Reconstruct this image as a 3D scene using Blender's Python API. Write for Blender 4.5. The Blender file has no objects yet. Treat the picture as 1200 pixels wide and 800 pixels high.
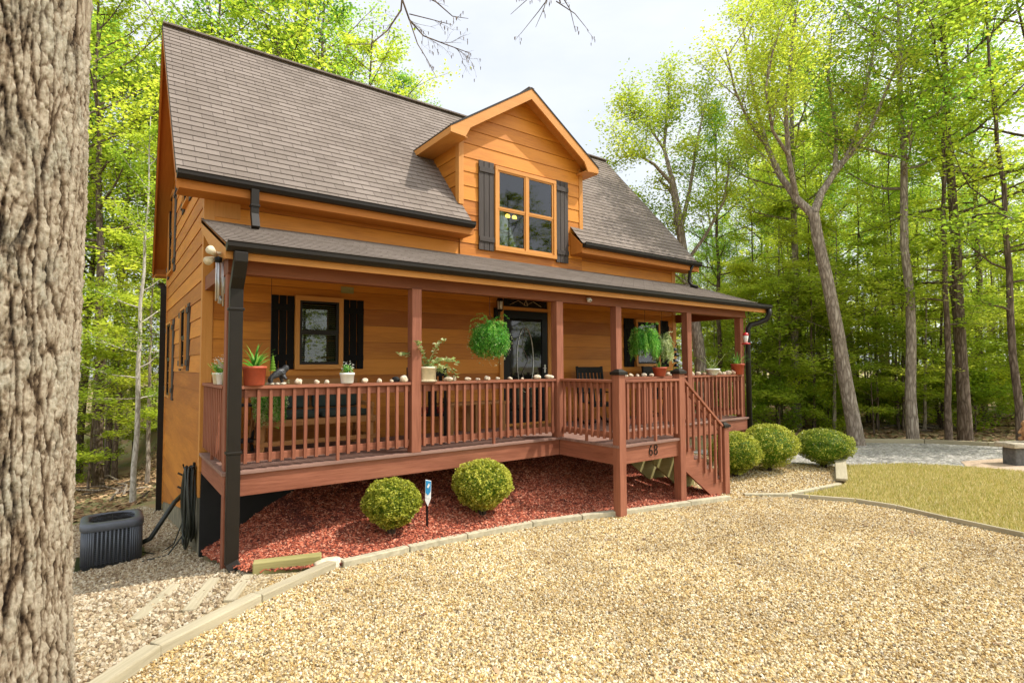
import bpy, bmesh, math, random
import numpy as np
from mathutils import Vector, Matrix, Euler
R = math.radians
random.seed(7); rng = np.random.default_rng(7)
scene = bpy.context.scene
C = scene.collection

# ------------------------------------------------------------------ camera
CAM = np.array([-1.0592, -6.6606, 1.1382]); F = 643.9
yaw, pit, rol = R(36.488), R(2.532), R(0.239)
fw = Vector((math.sin(yaw)*math.cos(pit), math.cos(yaw)*math.cos(pit), math.sin(pit)))
ri = Vector((math.cos(yaw), -math.sin(yaw), 0)); up = ri.cross(fw)
cx_ = ri*math.cos(rol) - up*math.sin(rol); cy_ = ri*math.sin(rol) + up*math.cos(rol)
cam = bpy.data.objects.new('camera', bpy.data.cameras.new('camera')); C.objects.link(cam)
M3 = Matrix((cx_, cy_, -fw)).transposed()
cam.matrix_world = Matrix.Translation(Vector(CAM)) @ M3.to_4x4()
cam.data.sensor_width = 36; cam.data.sensor_fit = 'HORIZONTAL'; cam.data.lens = 36*F/1200
cam.data.clip_start = .05; cam.data.clip_end = 1000
scene.camera = cam

def W(u, depth, z=-1.0):
    """plan position seen in photo column u at a given distance along the view direction"""
    lat = (u-600)/F*depth
    return (CAM[0] + depth*math.sin(yaw) + lat*math.cos(yaw), CAM[1] + depth*math.cos(yaw) - lat*math.sin(yaw), z)
def Wz(v, depth): return CAM[2] + (428.5 - v)/F*depth       # height seen in photo row v at that distance

# ------------------------------------------------------------------ materials
def mat(name):
    m = bpy.data.materials.new(name); m.use_nodes = True
    nt = m.node_tree; b = nt.nodes['Principled BSDF']; return m, nt, b
def N(nt, t, **k):
    n = nt.nodes.new(t)
    for a, v in k.items():
        if a in n.inputs: n.inputs[a].default_value = v
        else: setattr(n, a, v)
    return n
def ramp(nt, fac, stops):
    r = nt.nodes.new('ShaderNodeValToRGB'); e = r.color_ramp.elements
    while len(e) < len(stops): e.new(.5)
    for i, (p, c) in enumerate(stops):
        e[i].position = p; e[i].color = (*c, 1)
    nt.links.new(fac, r.inputs[0]); return r.outputs[0]
def coords(nt, kind='UV', scale=(1,1,1)):
    tc = nt.nodes.new('ShaderNodeTexCoord'); mp = nt.nodes.new('ShaderNodeMapping')
    mp.inputs['Scale'].default_value = scale
    nt.links.new(tc.outputs[kind], mp.inputs[0]); return mp.outputs[0]
def noise(nt, vec, scale, detail=4, rough=.6):
    n = N(nt, 'ShaderNodeTexNoise', Scale=scale, Detail=detail, Roughness=rough)
    nt.links.new(vec, n.inputs['Vector']); return n.outputs['Fac']
def bump(nt, h, b, strength=.3, dist=.01):
    n = N(nt, 'ShaderNodeBump', Strength=strength, Distance=dist)
    nt.links.new(h, n.inputs['Height']); nt.links.new(n.outputs[0], b.inputs['Normal']); return n
def simple(name, col, rough=.6, metal=0, var=.25, nscale=12, bmp=.15, spec=.5, kind='Object', scale=(1,1,1)):
    m, nt, b = mat(name); v = coords(nt, kind, scale); n = noise(nt, v, nscale)
    a = tuple(c*(1-var) for c in col); d = tuple(min(1, c*(1+var)) for c in col)
    nt.links.new(ramp(nt, n, [(.3, a), (.7, d)]), b.inputs['Base Color'])
    b.inputs['Roughness'].default_value = rough; b.inputs['Metallic'].default_value = metal
    b.inputs['Specular IOR Level'].default_value = spec
    if bmp: bump(nt, n, b, bmp, .01)
    return m
def wood(name, c1, c2, grain=1.0, rough=.6, bmp=.25, board=None):
    """stained wood, grain along U"""
    m, nt, b = mat(name)
    v = coords(nt, 'UV', (1.3*grain, 22*grain, 1)); n1 = noise(nt, v, 2.2, 6, .65)
    v2 = coords(nt, 'UV', (.5, 3.2, 1)); n2 = noise(nt, v2, 1.1, 3, .6)
    mx = N(nt, 'ShaderNodeMath', operation='MULTIPLY_ADD'); mx.inputs[1].default_value = .45
    nt.links.new(n1, mx.inputs[0])
    m2 = N(nt, 'ShaderNodeMath', operation='MULTIPLY'); m2.inputs[1].default_value = .55
    nt.links.new(n2, m2.inputs[0]); nt.links.new(m2.outputs[0], mx.inputs[2])
    src = mx.outputs[0]
    if board:      # a tone of its own for every board
        at = N(nt, 'ShaderNodeAttribute', attribute_name='var')
        a2 = N(nt, 'ShaderNodeMath', operation='MULTIPLY_ADD'); a2.inputs[1].default_value = board; 
        nt.links.new(at.outputs['Fac'], a2.inputs[0]); nt.links.new(src, a2.inputs[2])
        a3 = N(nt, 'ShaderNodeMath', operation='SUBTRACT'); a3.inputs[1].default_value = board*.5
        nt.links.new(a2.outputs[0], a3.inputs[0]); src = a3.outputs[0]
    nt.links.new(ramp(nt, src, [(.33, c1), (.66, c2)]), b.inputs['Base Color'])
    b.inputs['Roughness'].default_value = rough; b.inputs['Specular IOR Level'].default_value = .3
    bump(nt, n1, b, bmp, .004); return m
def leafmat(name, c1, c2, c3, trans=.45, rough=.5):
    m = bpy.data.materials.new(name); m.use_nodes = True; nt = m.node_tree; nt.nodes.clear()
    at = N(nt, 'ShaderNodeAttribute', attribute_name='var')
    oi = nt.nodes.new('ShaderNodeObjectInfo')
    a = N(nt, 'ShaderNodeMath', operation='MULTIPLY_ADD'); a.inputs[1].default_value = .3
    nt.links.new(oi.outputs['Random'], a.inputs[0]); nt.links.new(at.outputs['Fac'], a.inputs[2])
    s = N(nt, 'ShaderNodeMath', operation='SUBTRACT'); s.inputs[1].default_value = .15
    nt.links.new(a.outputs[0], s.inputs[0])
    col = ramp(nt, s.outputs[0], [(.1, c1), (.5, c2), (.95, c3)])
    d = N(nt, 'ShaderNodeBsdfPrincipled'); d.inputs['Roughness'].default_value = rough
    d.inputs['Specular IOR Level'].default_value = .3
    t = nt.nodes.new('ShaderNodeBsdfTranslucent'); mx = nt.nodes.new('ShaderNodeMixShader'); mx.inputs[0].default_value = trans
    nt.links.new(col, d.inputs['Base Color'])
    hs = N(nt, 'ShaderNodeHueSaturation'); hs.inputs['Hue'].default_value = .50; hs.inputs['Value'].default_value = 1.65; hs.inputs['Saturation'].default_value = 1.0
    nt.links.new(col, hs.inputs['Color']); nt.links.new(hs.outputs[0], t.inputs['Color'])
    nt.links.new(d.outputs[0], mx.inputs[1]); nt.links.new(t.outputs[0], mx.inputs[2])
    o = nt.nodes.new('ShaderNodeOutputMaterial'); nt.links.new(mx.outputs[0], o.inputs[0]); return m
def bark(name, c1, c2, c3, sc=1.0, bstr=.8, dist=.02, lichen=None, disp=False):
    m, nt, b = mat(name)
    v = coords(nt, 'Object', (1*sc, 1*sc, .22*sc))
    vo = N(nt, 'ShaderNodeTexVoronoi', feature='DISTANCE_TO_EDGE', Scale=16.0)
    nz = N(nt, 'ShaderNodeTexNoise', Scale=9.0, Detail=6.0); nt.links.new(v, nz.inputs['Vector'])
    mxv = N(nt, 'ShaderNodeMix', data_type='VECTOR'); mxv.inputs[0].default_value = .12
    nt.links.new(v, mxv.inputs[4]); nt.links.new(nz.outputs['Color'], mxv.inputs[5]); nt.links.new(mxv.outputs[1], vo.inputs['Vector'])
    n = noise(nt, v, 26, 8, .7)
    sq = N(nt, 'ShaderNodeMath', operation='MULTIPLY'); sq.inputs[1].default_value = 2.2; sq.use_clamp = True; nt.links.new(vo.outputs['Distance'], sq.inputs[0])
    ad = N(nt, 'ShaderNodeMath', operation='MULTIPLY_ADD'); ad.inputs[1].default_value = .6
    nt.links.new(sq.outputs[0], ad.inputs[0])
    nm = N(nt, 'ShaderNodeMath', operation='MULTIPLY'); nm.inputs[1].default_value = .7; nt.links.new(n, nm.inputs[0]); nt.links.new(nm.outputs[0], ad.inputs[2])
    col = ramp(nt, ad.outputs[0], [(.22, c1), (.5, c2), (.85, c3)])
    if lichen:
        v2 = coords(nt, 'Object', (1, 1, .6)); l = noise(nt, v2, 3.2, 9, .72)
        lf = ramp(nt, l, [(.5, (0,0,0)), (.64, (1,1,1))]); mc = N(nt, 'ShaderNodeMix', data_type='RGBA')
        ml = N(nt, 'ShaderNodeMath', operation='MULTIPLY'); ml.inputs[1].default_value = .65; nt.links.new(lf, ml.inputs[0])
        nt.links.new(ml.outputs[0], mc.inputs[0]); nt.links.new(col, mc.inputs[6]); mc.inputs[7].default_value = (*lichen, 1); col = mc.outputs[2]
    nt.links.new(col, b.inputs['Base Color']); b.inputs['Roughness'].default_value = .9; b.inputs['Specular IOR Level'].default_value = .15
    bump(nt, ad.outputs[0], b, bstr, dist); return m

M = {}
M['siding'] = wood('siding', (.33,.098,.007), (.60,.222,.023), rough=.5, bmp=.3, board=.36)
M['trim'] = wood('trim', (.46,.185,.032), (.60,.265,.062), rough=.5, bmp=.1)
M['soffit'] = wood('soffit', (.34,.105,.010), (.46,.16,.022), rough=.6, bmp=.1)
M['deck'] = wood('deck', (.155,.044,.020), (.36,.135,.074), rough=.65, bmp=.4)
M['deckgrey'] = wood('deckgrey', (.15,.075,.052), (.32,.19,.145), rough=.7, bmp=.3)
M['beam'] = wood('beam', (.15,.042,.013), (.24,.075,.026), rough=.6, bmp=.2)
M['oldwood'] = wood('oldwood', (.25,.21,.13), (.46,.40,.27), rough=.9, bmp=.5)
M['greenwood'] = wood('greenwood', (.22,.20,.06), (.40,.34,.15), rough=.9, bmp=.4)
M['benchwood'] = wood('benchwood', (.22,.09,.025), (.40,.19,.06), rough=.6, bmp=.2)
M['shutter'] = wood('shutter', (.028,.022,.018), (.075,.058,.048), rough=.65, bmp=.4)
M['shutterdark'] = wood('shutterdark', (.003,.003,.003), (.009,.007,.006), rough=.7, bmp=.3); M['shutterdark'].node_tree.nodes['Principled BSDF'].inputs['Specular IOR Level'].default_value = .12
M['gutter'] = simple('gutter', (.016,.012,.008), .45, .0, .12, 3, .02, .22)
M['black'] = simple('black_paint', (.006,.006,.006), .4, 0, .2, 6, .03, .22)
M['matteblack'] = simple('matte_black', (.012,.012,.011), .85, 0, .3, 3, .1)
M['concrete'] = simple('concrete', (.20,.18,.12), .9, 0, .35, 5, .3)
M['terracotta'] = simple('terracotta', (.42,.075,.030), .6, 0, .12, 20, .05)
M['whiteglaze'] = simple('white_glaze', (.72,.70,.64), .35, 0, .08, 30, .05)
M['cream'] = simple('cream_clay', (.66,.56,.38), .6, 0, .15, 20, .08)
M['soil'] = simple('soil', (.03,.018,.01), .95, 0, .4, 40, .4)
M['metal'] = simple('brushed_metal', (.55,.54,.52), .3, .9, .1, 20, .02)
M['acgrey'] = simple('ac_grey', (.11,.12,.14), .5, .2, .12, 8, .03)
M['rubber'] = simple('rubber_hose', (.020,.024,.017), .45, 0, .4, 5, .1)
M['hosegreen'] = simple('green_hose', (.05,.06,.035), .45, 0, .4, 5, .1)
M['rock'] = simple('pale_rock', (.58,.47,.34), .9, 0, .35, 22, .6)
M['rock2'] = simple('rust_rock', (.36,.22,.14), .9, 0, .4, 22, .6)
M['kerb'] = simple('kerb_stone', (.42,.37,.25), .9, 0, .25, 14, .4)
M['red'] = simple('red_plastic', (.50,.02,.02), .3, 0, .1, 10, 0)
M['cushion'] = simple('dark_green_cushion', (.02,.028,.02), .9, 0, .3, 9, .2)
M['redfabric'] = simple('red_fabric', (.35,.03,.02), .9, 0, .3, 9, .2)
M['blue'] = simple('blue_sign', (.02,.25,.50), .4, 0, .05, 9, 0)
M['white'] = simple('white_paint', (.78,.78,.76), .4, 0, .04, 9, 0)
M['stone'] = simple('bench_stone', (.42,.36,.27), .9, 0, .3, 18, .5)
M['stonedark'] = simple('bench_leg_stone', (.11,.105,.10), .9, 0, .3, 18, .5)
M['tan'] = simple('tan_resin', (.42,.22,.10), .7, 0, .35, 14, .5)
M['furblack'] = simple('black_resin', (.02,.02,.022), .45, 0, .4, 40, .6)
M['leaf_y'] = leafmat('leaf_yellow', (.22,.31,.028), (.37,.43,.040), (.52,.54,.065), .58)
M['leaf_g'] = leafmat('leaf_green', (.19,.29,.025), (.37,.45,.036), (.56,.59,.06), .58)
M['leaf_d'] = leafmat('leaf_deep', (.11,.23,.025), (.23,.38,.035), (.40,.50,.05), .58)
M['leaf_box'] = leafmat('leaf_box', (.11,.15,.012), (.32,.34,.030), (.62,.60,.11), .3, .4)
M['leaf_boxd'] = leafmat('leaf_box_olive', (.09,.13,.012), (.25,.29,.028), (.52,.52,.08), .3, .4)
M['leaf_fern'] = leafmat('leaf_fern', (.04,.19,.02), (.12,.38,.04), (.36,.58,.12), .4)
M['leaf_var'] = leafmat('leaf_pale', (.10,.18,.04), (.32,.40,.12), (.65,.68,.40), .3)
M['petal'] = leafmat('petal_white', (.6,.6,.5), (.75,.75,.65), (.85,.85,.8), .2)
m, nt, b = mat('bark_oak'); v = coords(nt,'Object',(1,1,.75)); at_ = N(nt,'ShaderNodeAttribute',attribute_name='crack')
n1 = noise(nt, v, 55, 10, .78); n2 = noise(nt, coords(nt,'Object',(1,1,.5)), 7, 6, .65)
ad = N(nt,'ShaderNodeMath',operation='MULTIPLY_ADD'); ad.inputs[1].default_value=.50; nt.links.new(at_.outputs['Fac'], ad.inputs[0])
m1 = N(nt,'ShaderNodeMath',operation='MULTIPLY'); m1.inputs[1].default_value=.48; nt.links.new(n1, m1.inputs[0]); nt.links.new(m1.outputs[0], ad.inputs[2])
ad2 = N(nt,'ShaderNodeMath',operation='MULTIPLY_ADD'); ad2.inputs[1].default_value=.30; nt.links.new(n2, ad2.inputs[0]); nt.links.new(ad.outputs[0], ad2.inputs[2])
col = ramp(nt, ad2.outputs[0], [(.42,(.020,.012,.008)),(.58,(.11,.072,.042)),(.74,(.29,.215,.14)),(.92,(.54,.455,.335))])
l = noise(nt, coords(nt,'Object',(1,1,.7)), 4.2, 10, .78); lf = ramp(nt, l, [(.50,(0,0,0)),(.60,(1,1,1))])
lm1 = N(nt,'ShaderNodeMath',operation='MULTIPLY'); nt.links.new(lf, lm1.inputs[0]); nt.links.new(at_.outputs['Fac'], lm1.inputs[1])
lm2 = N(nt,'ShaderNodeMath',operation='MULTIPLY'); lm2.inputs[1].default_value=.5; nt.links.new(lm1.outputs[0], lm2.inputs[0])
mc = N(nt,'ShaderNodeMix',data_type='RGBA'); nt.links.new(lm2.outputs[0], mc.inputs[0]); nt.links.new(col, mc.inputs[6]); nt.links.new(ramp(nt,n1,[(.35,(.20,.20,.13)),(.6,(.52,.50,.40))]), mc.inputs[7])
nt.links.new(mc.outputs[2], b.inputs['Base Color']); b.inputs['Roughness'].default_value=.95; b.inputs['Specular IOR Level'].default_value=.1
bump(nt, n1, b, 1.0, .02); M['bark_big'] = m
M['bark'] = bark('bark_grey', (.09,.07,.05), (.25,.20,.155), (.42,.36,.29), 1.0, .6, .02)
M['bark_d'] = bark('bark_brown', (.04,.028,.02), (.12,.085,.06), (.22,.17,.13), 1.0, .6, .02)
M['bark_w'] = bark('bark_pale', (.2,.18,.14), (.46,.42,.34), (.62,.58,.5), 1.0, .4, .01)

# glass: dark room behind, sky and trees mirrored in front
m, nt, b = mat('window_glass'); b.inputs['Base Color'].default_value = (.012,.014,.012,1); b.inputs['Roughness'].default_value = .03
b.inputs['Specular IOR Level'].default_value = .5; b.inputs['IOR'].default_value = 1.52
bump(nt, noise(nt, coords(nt,'Object'), 2.5, 2), b, .035, .02); M['glass'] = m
m, nt, b = mat('clear_glass'); nt.nodes.remove(b)
tr = N(nt,'ShaderNodeBsdfTransparent'); tr.inputs[0].default_value = (.55,.60,.52,1); gl = N(nt,'ShaderNodeBsdfGlossy'); gl.inputs['Roughness'].default_value=.02
fr = N(nt,'ShaderNodeFresnel'); fr.inputs['IOR'].default_value = 1.6
mx = N(nt,'ShaderNodeMixShader'); nt.links.new(fr.outputs[0], mx.inputs[0]); nt.links.new(tr.outputs[0], mx.inputs[1]); nt.links.new(gl.outputs[0], mx.inputs[2])
nt.links.new(mx.outputs[0], nt.nodes['Material Output'].inputs[0]); M['clear'] = m
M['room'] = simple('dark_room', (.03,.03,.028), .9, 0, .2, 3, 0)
M['blind'] = simple('window_blind', (.62,.60,.50), .7, 0, .05, 3, 0)
m, nt, b = mat('lit_bulb'); b.inputs['Emission Color'].default_value = (1,.62,.10,1); b.inputs['Emission Strength'].default_value = 2.2
b.inputs['Base Color'].default_value = (.8,.6,.2,1); M['bulb'] = m
m, nt, b = mat('amber_glass'); b.inputs['Base Color'].default_value=(.45,.33,.18,1); b.inputs['Roughness'].default_value=.15; M['amber'] = m

# shingles: tabs from a brick pattern, tones per course
m, nt, b = mat('shingles')
br = N(nt,'ShaderNodeTexBrick', offset=.5, squash=1.0); br.inputs['Scale'].default_value = 1.0
br.inputs['Brick Width'].default_value=.31; br.inputs['Row Height'].default_value=.14; br.inputs['Mortar Size'].default_value=.006
br.inputs['Color1'].default_value=(.0,.0,.0,1); br.inputs['Color2'].default_value=(1,1,1,1); br.inputs['Mortar'].default_value=(.5,.5,.5,1); br.inputs['Bias'].default_value=0
uv = coords(nt,'UV'); nt.links.new(uv, br.inputs['Vector'])
g = noise(nt, coords(nt,'UV',(1,1,1)), 160, 3, .8); big = noise(nt, coords(nt,'UV',(.6,.25,1)), 1.2, 6, .7)
a1 = N(nt,'ShaderNodeMath',operation='MULTIPLY_ADD'); a1.inputs[1].default_value=.13; nt.links.new(br.outputs['Color'], a1.inputs[0])
a0 = N(nt,'ShaderNodeMath',operation='MULTIPLY_ADD'); a0.inputs[1].default_value=.45; a0.inputs[2].default_value=-.0; nt.links.new(g, a0.inputs[0]); nt.links.new(a0.outputs[0], a1.inputs[2])
a2 = N(nt,'ShaderNodeMath',operation='MULTIPLY_ADD'); a2.inputs[1].default_value=.35; nt.links.new(big, a2.inputs[0]); nt.links.new(a1.outputs[0], a2.inputs[2])
col = ramp(nt, a2.outputs[0], [(.22,(.100,.080,.063)),(.42,(.180,.146,.120)),(.70,(.28,.232,.197))])
mm = N(nt,'ShaderNodeMix',data_type='RGBA'); nt.links.new(br.outputs['Fac'], mm.inputs[0]); nt.links.new(col, mm.inputs[6]); mm.inputs[7].default_value=(.105,.084,.070,1)
nt.links.new(mm.outputs[2], b.inputs['Base Color']); b.inputs['Roughness'].default_value=.95; b.inputs['Specular IOR Level'].default_value=.15
iv = N(nt,'ShaderNodeMath',operation='MULTIPLY_ADD'); iv.inputs[1].default_value=-1; nt.links.new(br.outputs['Fac'],iv.inputs[0]); nt.links.new(g, iv.inputs[2])
bump(nt, iv.outputs[0], b, .5, .006); M['shingle'] = m

# ground materials
def stony(name, stops, vs=28, bs=.8, dist=.03):
    m, nt, b = mat(name); v = coords(nt,'Object')
    vo = N(nt,'ShaderNodeTexVoronoi', Scale=float(vs)); nt.links.new(v, vo.inputs['Vector'])
    sep = N(nt,'ShaderNodeSeparateColor'); nt.links.new(vo.outputs['Color'], sep.inputs[0])
    n = noise(nt, v, .8, 4); ad = N(nt,'ShaderNodeMath',operation='MULTIPLY_ADD'); ad.inputs[1].default_value=.7; nt.links.new(sep.outputs[0], ad.inputs[0])
    n3 = N(nt,'ShaderNodeMath',operation='MULTIPLY'); n3.inputs[1].default_value=.35; nt.links.new(n,n3.inputs[0]); nt.links.new(n3.outputs[0], ad.inputs[2])
    nt.links.new(ramp(nt, ad.outputs[0], stops), b.inputs['Base Color']); b.inputs['Roughness'].default_value=.9
    iv = N(nt,'ShaderNodeMath',operation='MULTIPLY'); iv.inputs[1].default_value=-1; nt.links.new(vo.outputs['Distance'], iv.inputs[0]); bump(nt, iv.outputs[0], b, bs, dist); return m
M['gravel'] = stony('gravel_bed', [(.1,(.17,.115,.05)),(.4,(.33,.24,.12)),(.75,(.47,.38,.23)),(1,(.56,.51,.39))], 34)
M['greygravel'] = stony('grey_gravel', [(.1,(.15,.135,.115)),(.5,(.30,.275,.235)),(1,(.54,.51,.45))], 22)
M['mulchbase'] = stony('mulch_base', [(.1,(.05,.010,.006)),(.5,(.17,.034,.018)),(1,(.30,.08,.045))], 30)
def litter(name, stops, sc=3):
    m, nt, b = mat(name); v = coords(nt,'Object'); n = noise(nt, v, sc, 10, .75); n2 = noise(nt, v, .35, 4)
    ad = N(nt,'ShaderNodeMath',operation='MULTIPLY_ADD'); ad.inputs[1].default_value=.5; nt.links.new(n2, ad.inputs[0])
    s = N(nt,'ShaderNodeMath',operation='MULTIPLY'); s.inputs[1].default_value=.5; nt.links.new(n, s.inputs[0]); nt.links.new(s.outputs[0], ad.inputs[2])
    nt.links.new(ramp(nt, ad.outputs[0], stops), b.inputs['Base Color']); b.inputs['Roughness'].default_value=.95; bump(nt, n, b, .6, .04); return m
M['forestfloor'] = litter('leaf_litter', [(.36,(.12,.07,.035)),(.46,(.34,.21,.11)),(.54,(.20,.20,.07)),(.64,(.46,.34,.19))])
M['lawnbase'] = litter('lawn_base', [(.32,(.28,.24,.06)),(.5,(.44,.35,.13)),(.68,(.54,.44,.22))], 5)
M['dirt'] = litter('dirt_island', [(.3,(.36,.24,.15)),(.7,(.55,.42,.30))], 8)
def chipmat(name, stops, rough=.85, patch=.0):
    m, nt, b = mat(name); oi = nt.nodes.new('ShaderNodeObjectInfo'); n = noise(nt, coords(nt,'Object'), 60, 3)
    ad = N(nt,'ShaderNodeMath',operation='MULTIPLY_ADD'); ad.inputs[1].default_value=.2; nt.links.new(n, ad.inputs[0])
    s = N(nt,'ShaderNodeMath',operation='SUBTRACT'); s.inputs[1].default_value=.1; nt.links.new(oi.outputs['Random'], s.inputs[0]); nt.links.new(s.outputs[0], ad.inputs[2])
    col = ramp(nt, ad.outputs[0], stops)
    if patch:      # dirtier and cleaner areas of the spread, laid out on the ground
        ps = noise(nt, oi.outputs['Location'], .9, 5, .65); pr = ramp(nt, ps, [(.36,(1-patch,1-patch*1.1,1-patch*1.15)),(.58,(1,1,1))])
        mu = N(nt,'ShaderNodeMix',data_type='RGBA',blend_type='MULTIPLY'); mu.inputs[0].default_value=1; nt.links.new(col, mu.inputs[6]); nt.links.new(pr, mu.inputs[7]); col = mu.outputs[2]
    nt.links.new(col, b.inputs['Base Color']); b.inputs['Roughness'].default_value=rough; return m
M['pebble'] = chipmat('pebble', [(.0,(.12,.08,.035)),(.10,(.31,.19,.06)),(.3,(.52,.35,.12)),(.52,(.62,.46,.21)),(.78,(.71,.60,.37)),(.9,(.80,.74,.58)),(.96,(.42,.27,.10)),(1,(.20,.165,.12))], .75, .26)
M['pebbletan'] = chipmat('pebble_tan', [(.0,(.18,.12,.065)),(.3,(.33,.24,.135)),(.6,(.45,.36,.225)),(1,(.58,.51,.38))], .8, .2)
M['litterleaf'] = chipmat('dead_leaf', [(0,(.10,.05,.025)),(.5,(.30,.17,.08)),(1,(.52,.36,.20))])
M['chip'] = chipmat('mulch_chip', [(.0,(.07,.014,.007)),(.4,(.31,.062,.026)),(.75,(.50,.13,.060)),(1,(.66,.32,.20))])
M['blade'] = chipmat('grass_blade', [(.0,(.26,.28,.04)),(.35,(.50,.44,.10)),(.7,(.64,.53,.20)),(1,(.76,.64,.37))])

# ------------------------------------------------------------------ mesh building
class MB:
    def __init__(s): s.v=[]; s.f=[]; s.uv=[]; s.var=[]
    def face(s, idx, uvs, var=.5): s.f.append(tuple(idx)); s.uv.extend(uvs); s.var.append(var)
    def box(s, x0,x1,y0,y1,z0,z1, T=None, var=None):
        """axis box, optionally mapped through T(u,v,w)"""
        P = [(x,y,z) for z in (z0,z1) for y in (y0,y1) for x in (x0,x1)]
        s.hexa(P, T, var, (x1-x0, y1-y0, z1-z0))
    def hexa(s, P, T=None, var=None, dims=None):
        b0 = len(s.v); Q = [Vector(T(*p)) if T else Vector(p) for p in P]; s.v += Q
        if dims is None: dims = ((Q[1]-Q[0]).length, (Q[2]-Q[0]).length, (Q[4]-Q[0]).length)
        L = max(range(3), key=lambda i: abs(dims[i])); o = random.random()*40; var = random.random() if var is None else var
        ctr = sum(Q, Vector())/8
        for idx in ((0,2,3,1),(4,5,7,6),(0,1,5,4),(2,6,7,3),(0,4,6,2),(1,3,7,5)):
            q = [Q[i] for i in idx]; n = (q[1]-q[0]).cross(q[2]-q[0])
            if n.dot(q[0]-ctr) < 0: idx = idx[::-1]
            uvs = []
            for i in idx:
                c = [(i&1)*dims[0], ((i>>1)&1)*dims[1], (i>>2)*dims[2]]
                u = c[L]; w = sum(c[k] for k in range(3) if k != L); uvs.append((u+o, w+o*.37))
            s.face([b0+i for i in idx], uvs, var)
    def bar(s, a, b, w, h, upv=(0,0,1), var=None):
        """rectangular bar from a to b: width w sideways, height h along up"""
        a=Vector(a); b=Vector(b); d=(b-a).normalized(); u=Vector(upv); sd=d.cross(u)
        if sd.length<1e-4: sd=d.cross(Vector((0,1,0)))
        sd.normalize(); u=sd.cross(d).normalized()
        P=[]
        for uu in (-h/2,h/2):
            for ss in (-w/2,w/2):
                for e in (a,b): P.append(tuple(e+sd*ss+u*uu))
        s.hexa(P, None, var)
    def tube(s, pts, rad, n=8, var=.5, cap=True):
        pts=[Vector(p) for p in pts]; m=len(pts)
        if not hasattr(rad,'__len__'): rad=[rad]*m
        b0=len(s.v); ref=Vector((.13,.21,1)).normalized(); dl=0; ds=[0]
        for i in range(1,m): dl+=(pts[i]-pts[i-1]).length; ds.append(dl)
        sd=None
        for i,p in enumerate(pts):
            d=(pts[min(i+1,m-1)]-pts[max(i-1,0)]).normalized()
            if sd is None:
                sd=d.cross(ref)
                if sd.length<.1: sd=d.cross(Vector((1,0,0)))
            sd=(sd-d*sd.dot(d)).normalized(); q=d.cross(sd)
            for k in range(n):
                a=2*math.pi*k/n; s.v.append(p+(sd*math.cos(a)+q*math.sin(a))*rad[i])
        for i in range(m-1):
            for k in range(n):
                k2=(k+1)%n; 
                s.face((b0+i*n+k,b0+i*n+k2,b0+(i+1)*n+k2,b0+(i+1)*n+k),
                   [(ds[i],k/n*.3),(ds[i],(k+1)/n*.3),(ds[i+1],(k+1)/n*.3),(ds[i+1],k/n*.3)],var)
        if cap:
            s.face([b0+k for k in range(n)][::-1],[(0,0)]*n,var); s.face([b0+(m-1)*n+k for k in range(n)],[(0,0)]*n,var)
    def lathe(s, prof, c=(0,0,0), n=20, var=.5, sx=1, sy=1, ribs=0, rd=0):
        b0=len(s.v); m=len(prof)
        for r,z in prof:
            for k in range(n):
                a=2*math.pi*k/n; rr=r*(1+ (rd*math.cos(a*ribs) if ribs else 0))
                s.v.append(Vector((c[0]+rr*math.cos(a)*sx,c[1]+rr*math.sin(a)*sy,c[2]+z)))
        for i in range(m-1):
            for k in range(n):
                k2=(k+1)%n
                s.face((b0+i*n+k,b0+i*n+k2,b0+(i+1)*n+k2,b0+(i+1)*n+k),[(k/n,prof[i][1]),((k+1)/n,prof[i][1]),((k+1)/n,prof[i+1][1]),(k/n,prof[i+1][1])],var)
        if prof[0][0]>1e-4: s.face([b0+k for k in range(n)][::-1],[(0,0)]*n,var)
        if prof[-1][0]>1e-4: s.face([b0+(m-1)*n+k for k in range(n)],[(0,0)]*n,var)
    def prism(s, poly, w0, w1, T, var=None):
        """polygon (u,v) extruded along w; polygon counter-clockwise seen from +w"""
        n=len(poly); b0=len(s.v); var=random.random() if var is None else var; o=random.random()*30
        for w in (w0,w1): s.v += [Vector(T(u,v,w)) for u,v in poly]
        us=[p[0] for p in poly]; vs=[p[1] for p in poly]; fl=(max(us)-min(us))<(max(vs)-min(vs))
        U=lambda p:(p[1]+o,p[0]) if fl else (p[0]+o,p[1])
        s.face([b0+n+i for i in range(n)],[U(p) for p in poly],var); s.face([b0+i for i in range(n)][::-1],[U(p) for p in poly[::-1]],var)
        for i in range(n):
            j=(i+1)%n; L=math.dist(poly[i],poly[j])
            s.face((b0+i,b0+j,b0+n+j,b0+n+i),[(o,0),(o+L,0),(o+L,w1-w0),(o,w1-w0)],var)
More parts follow.
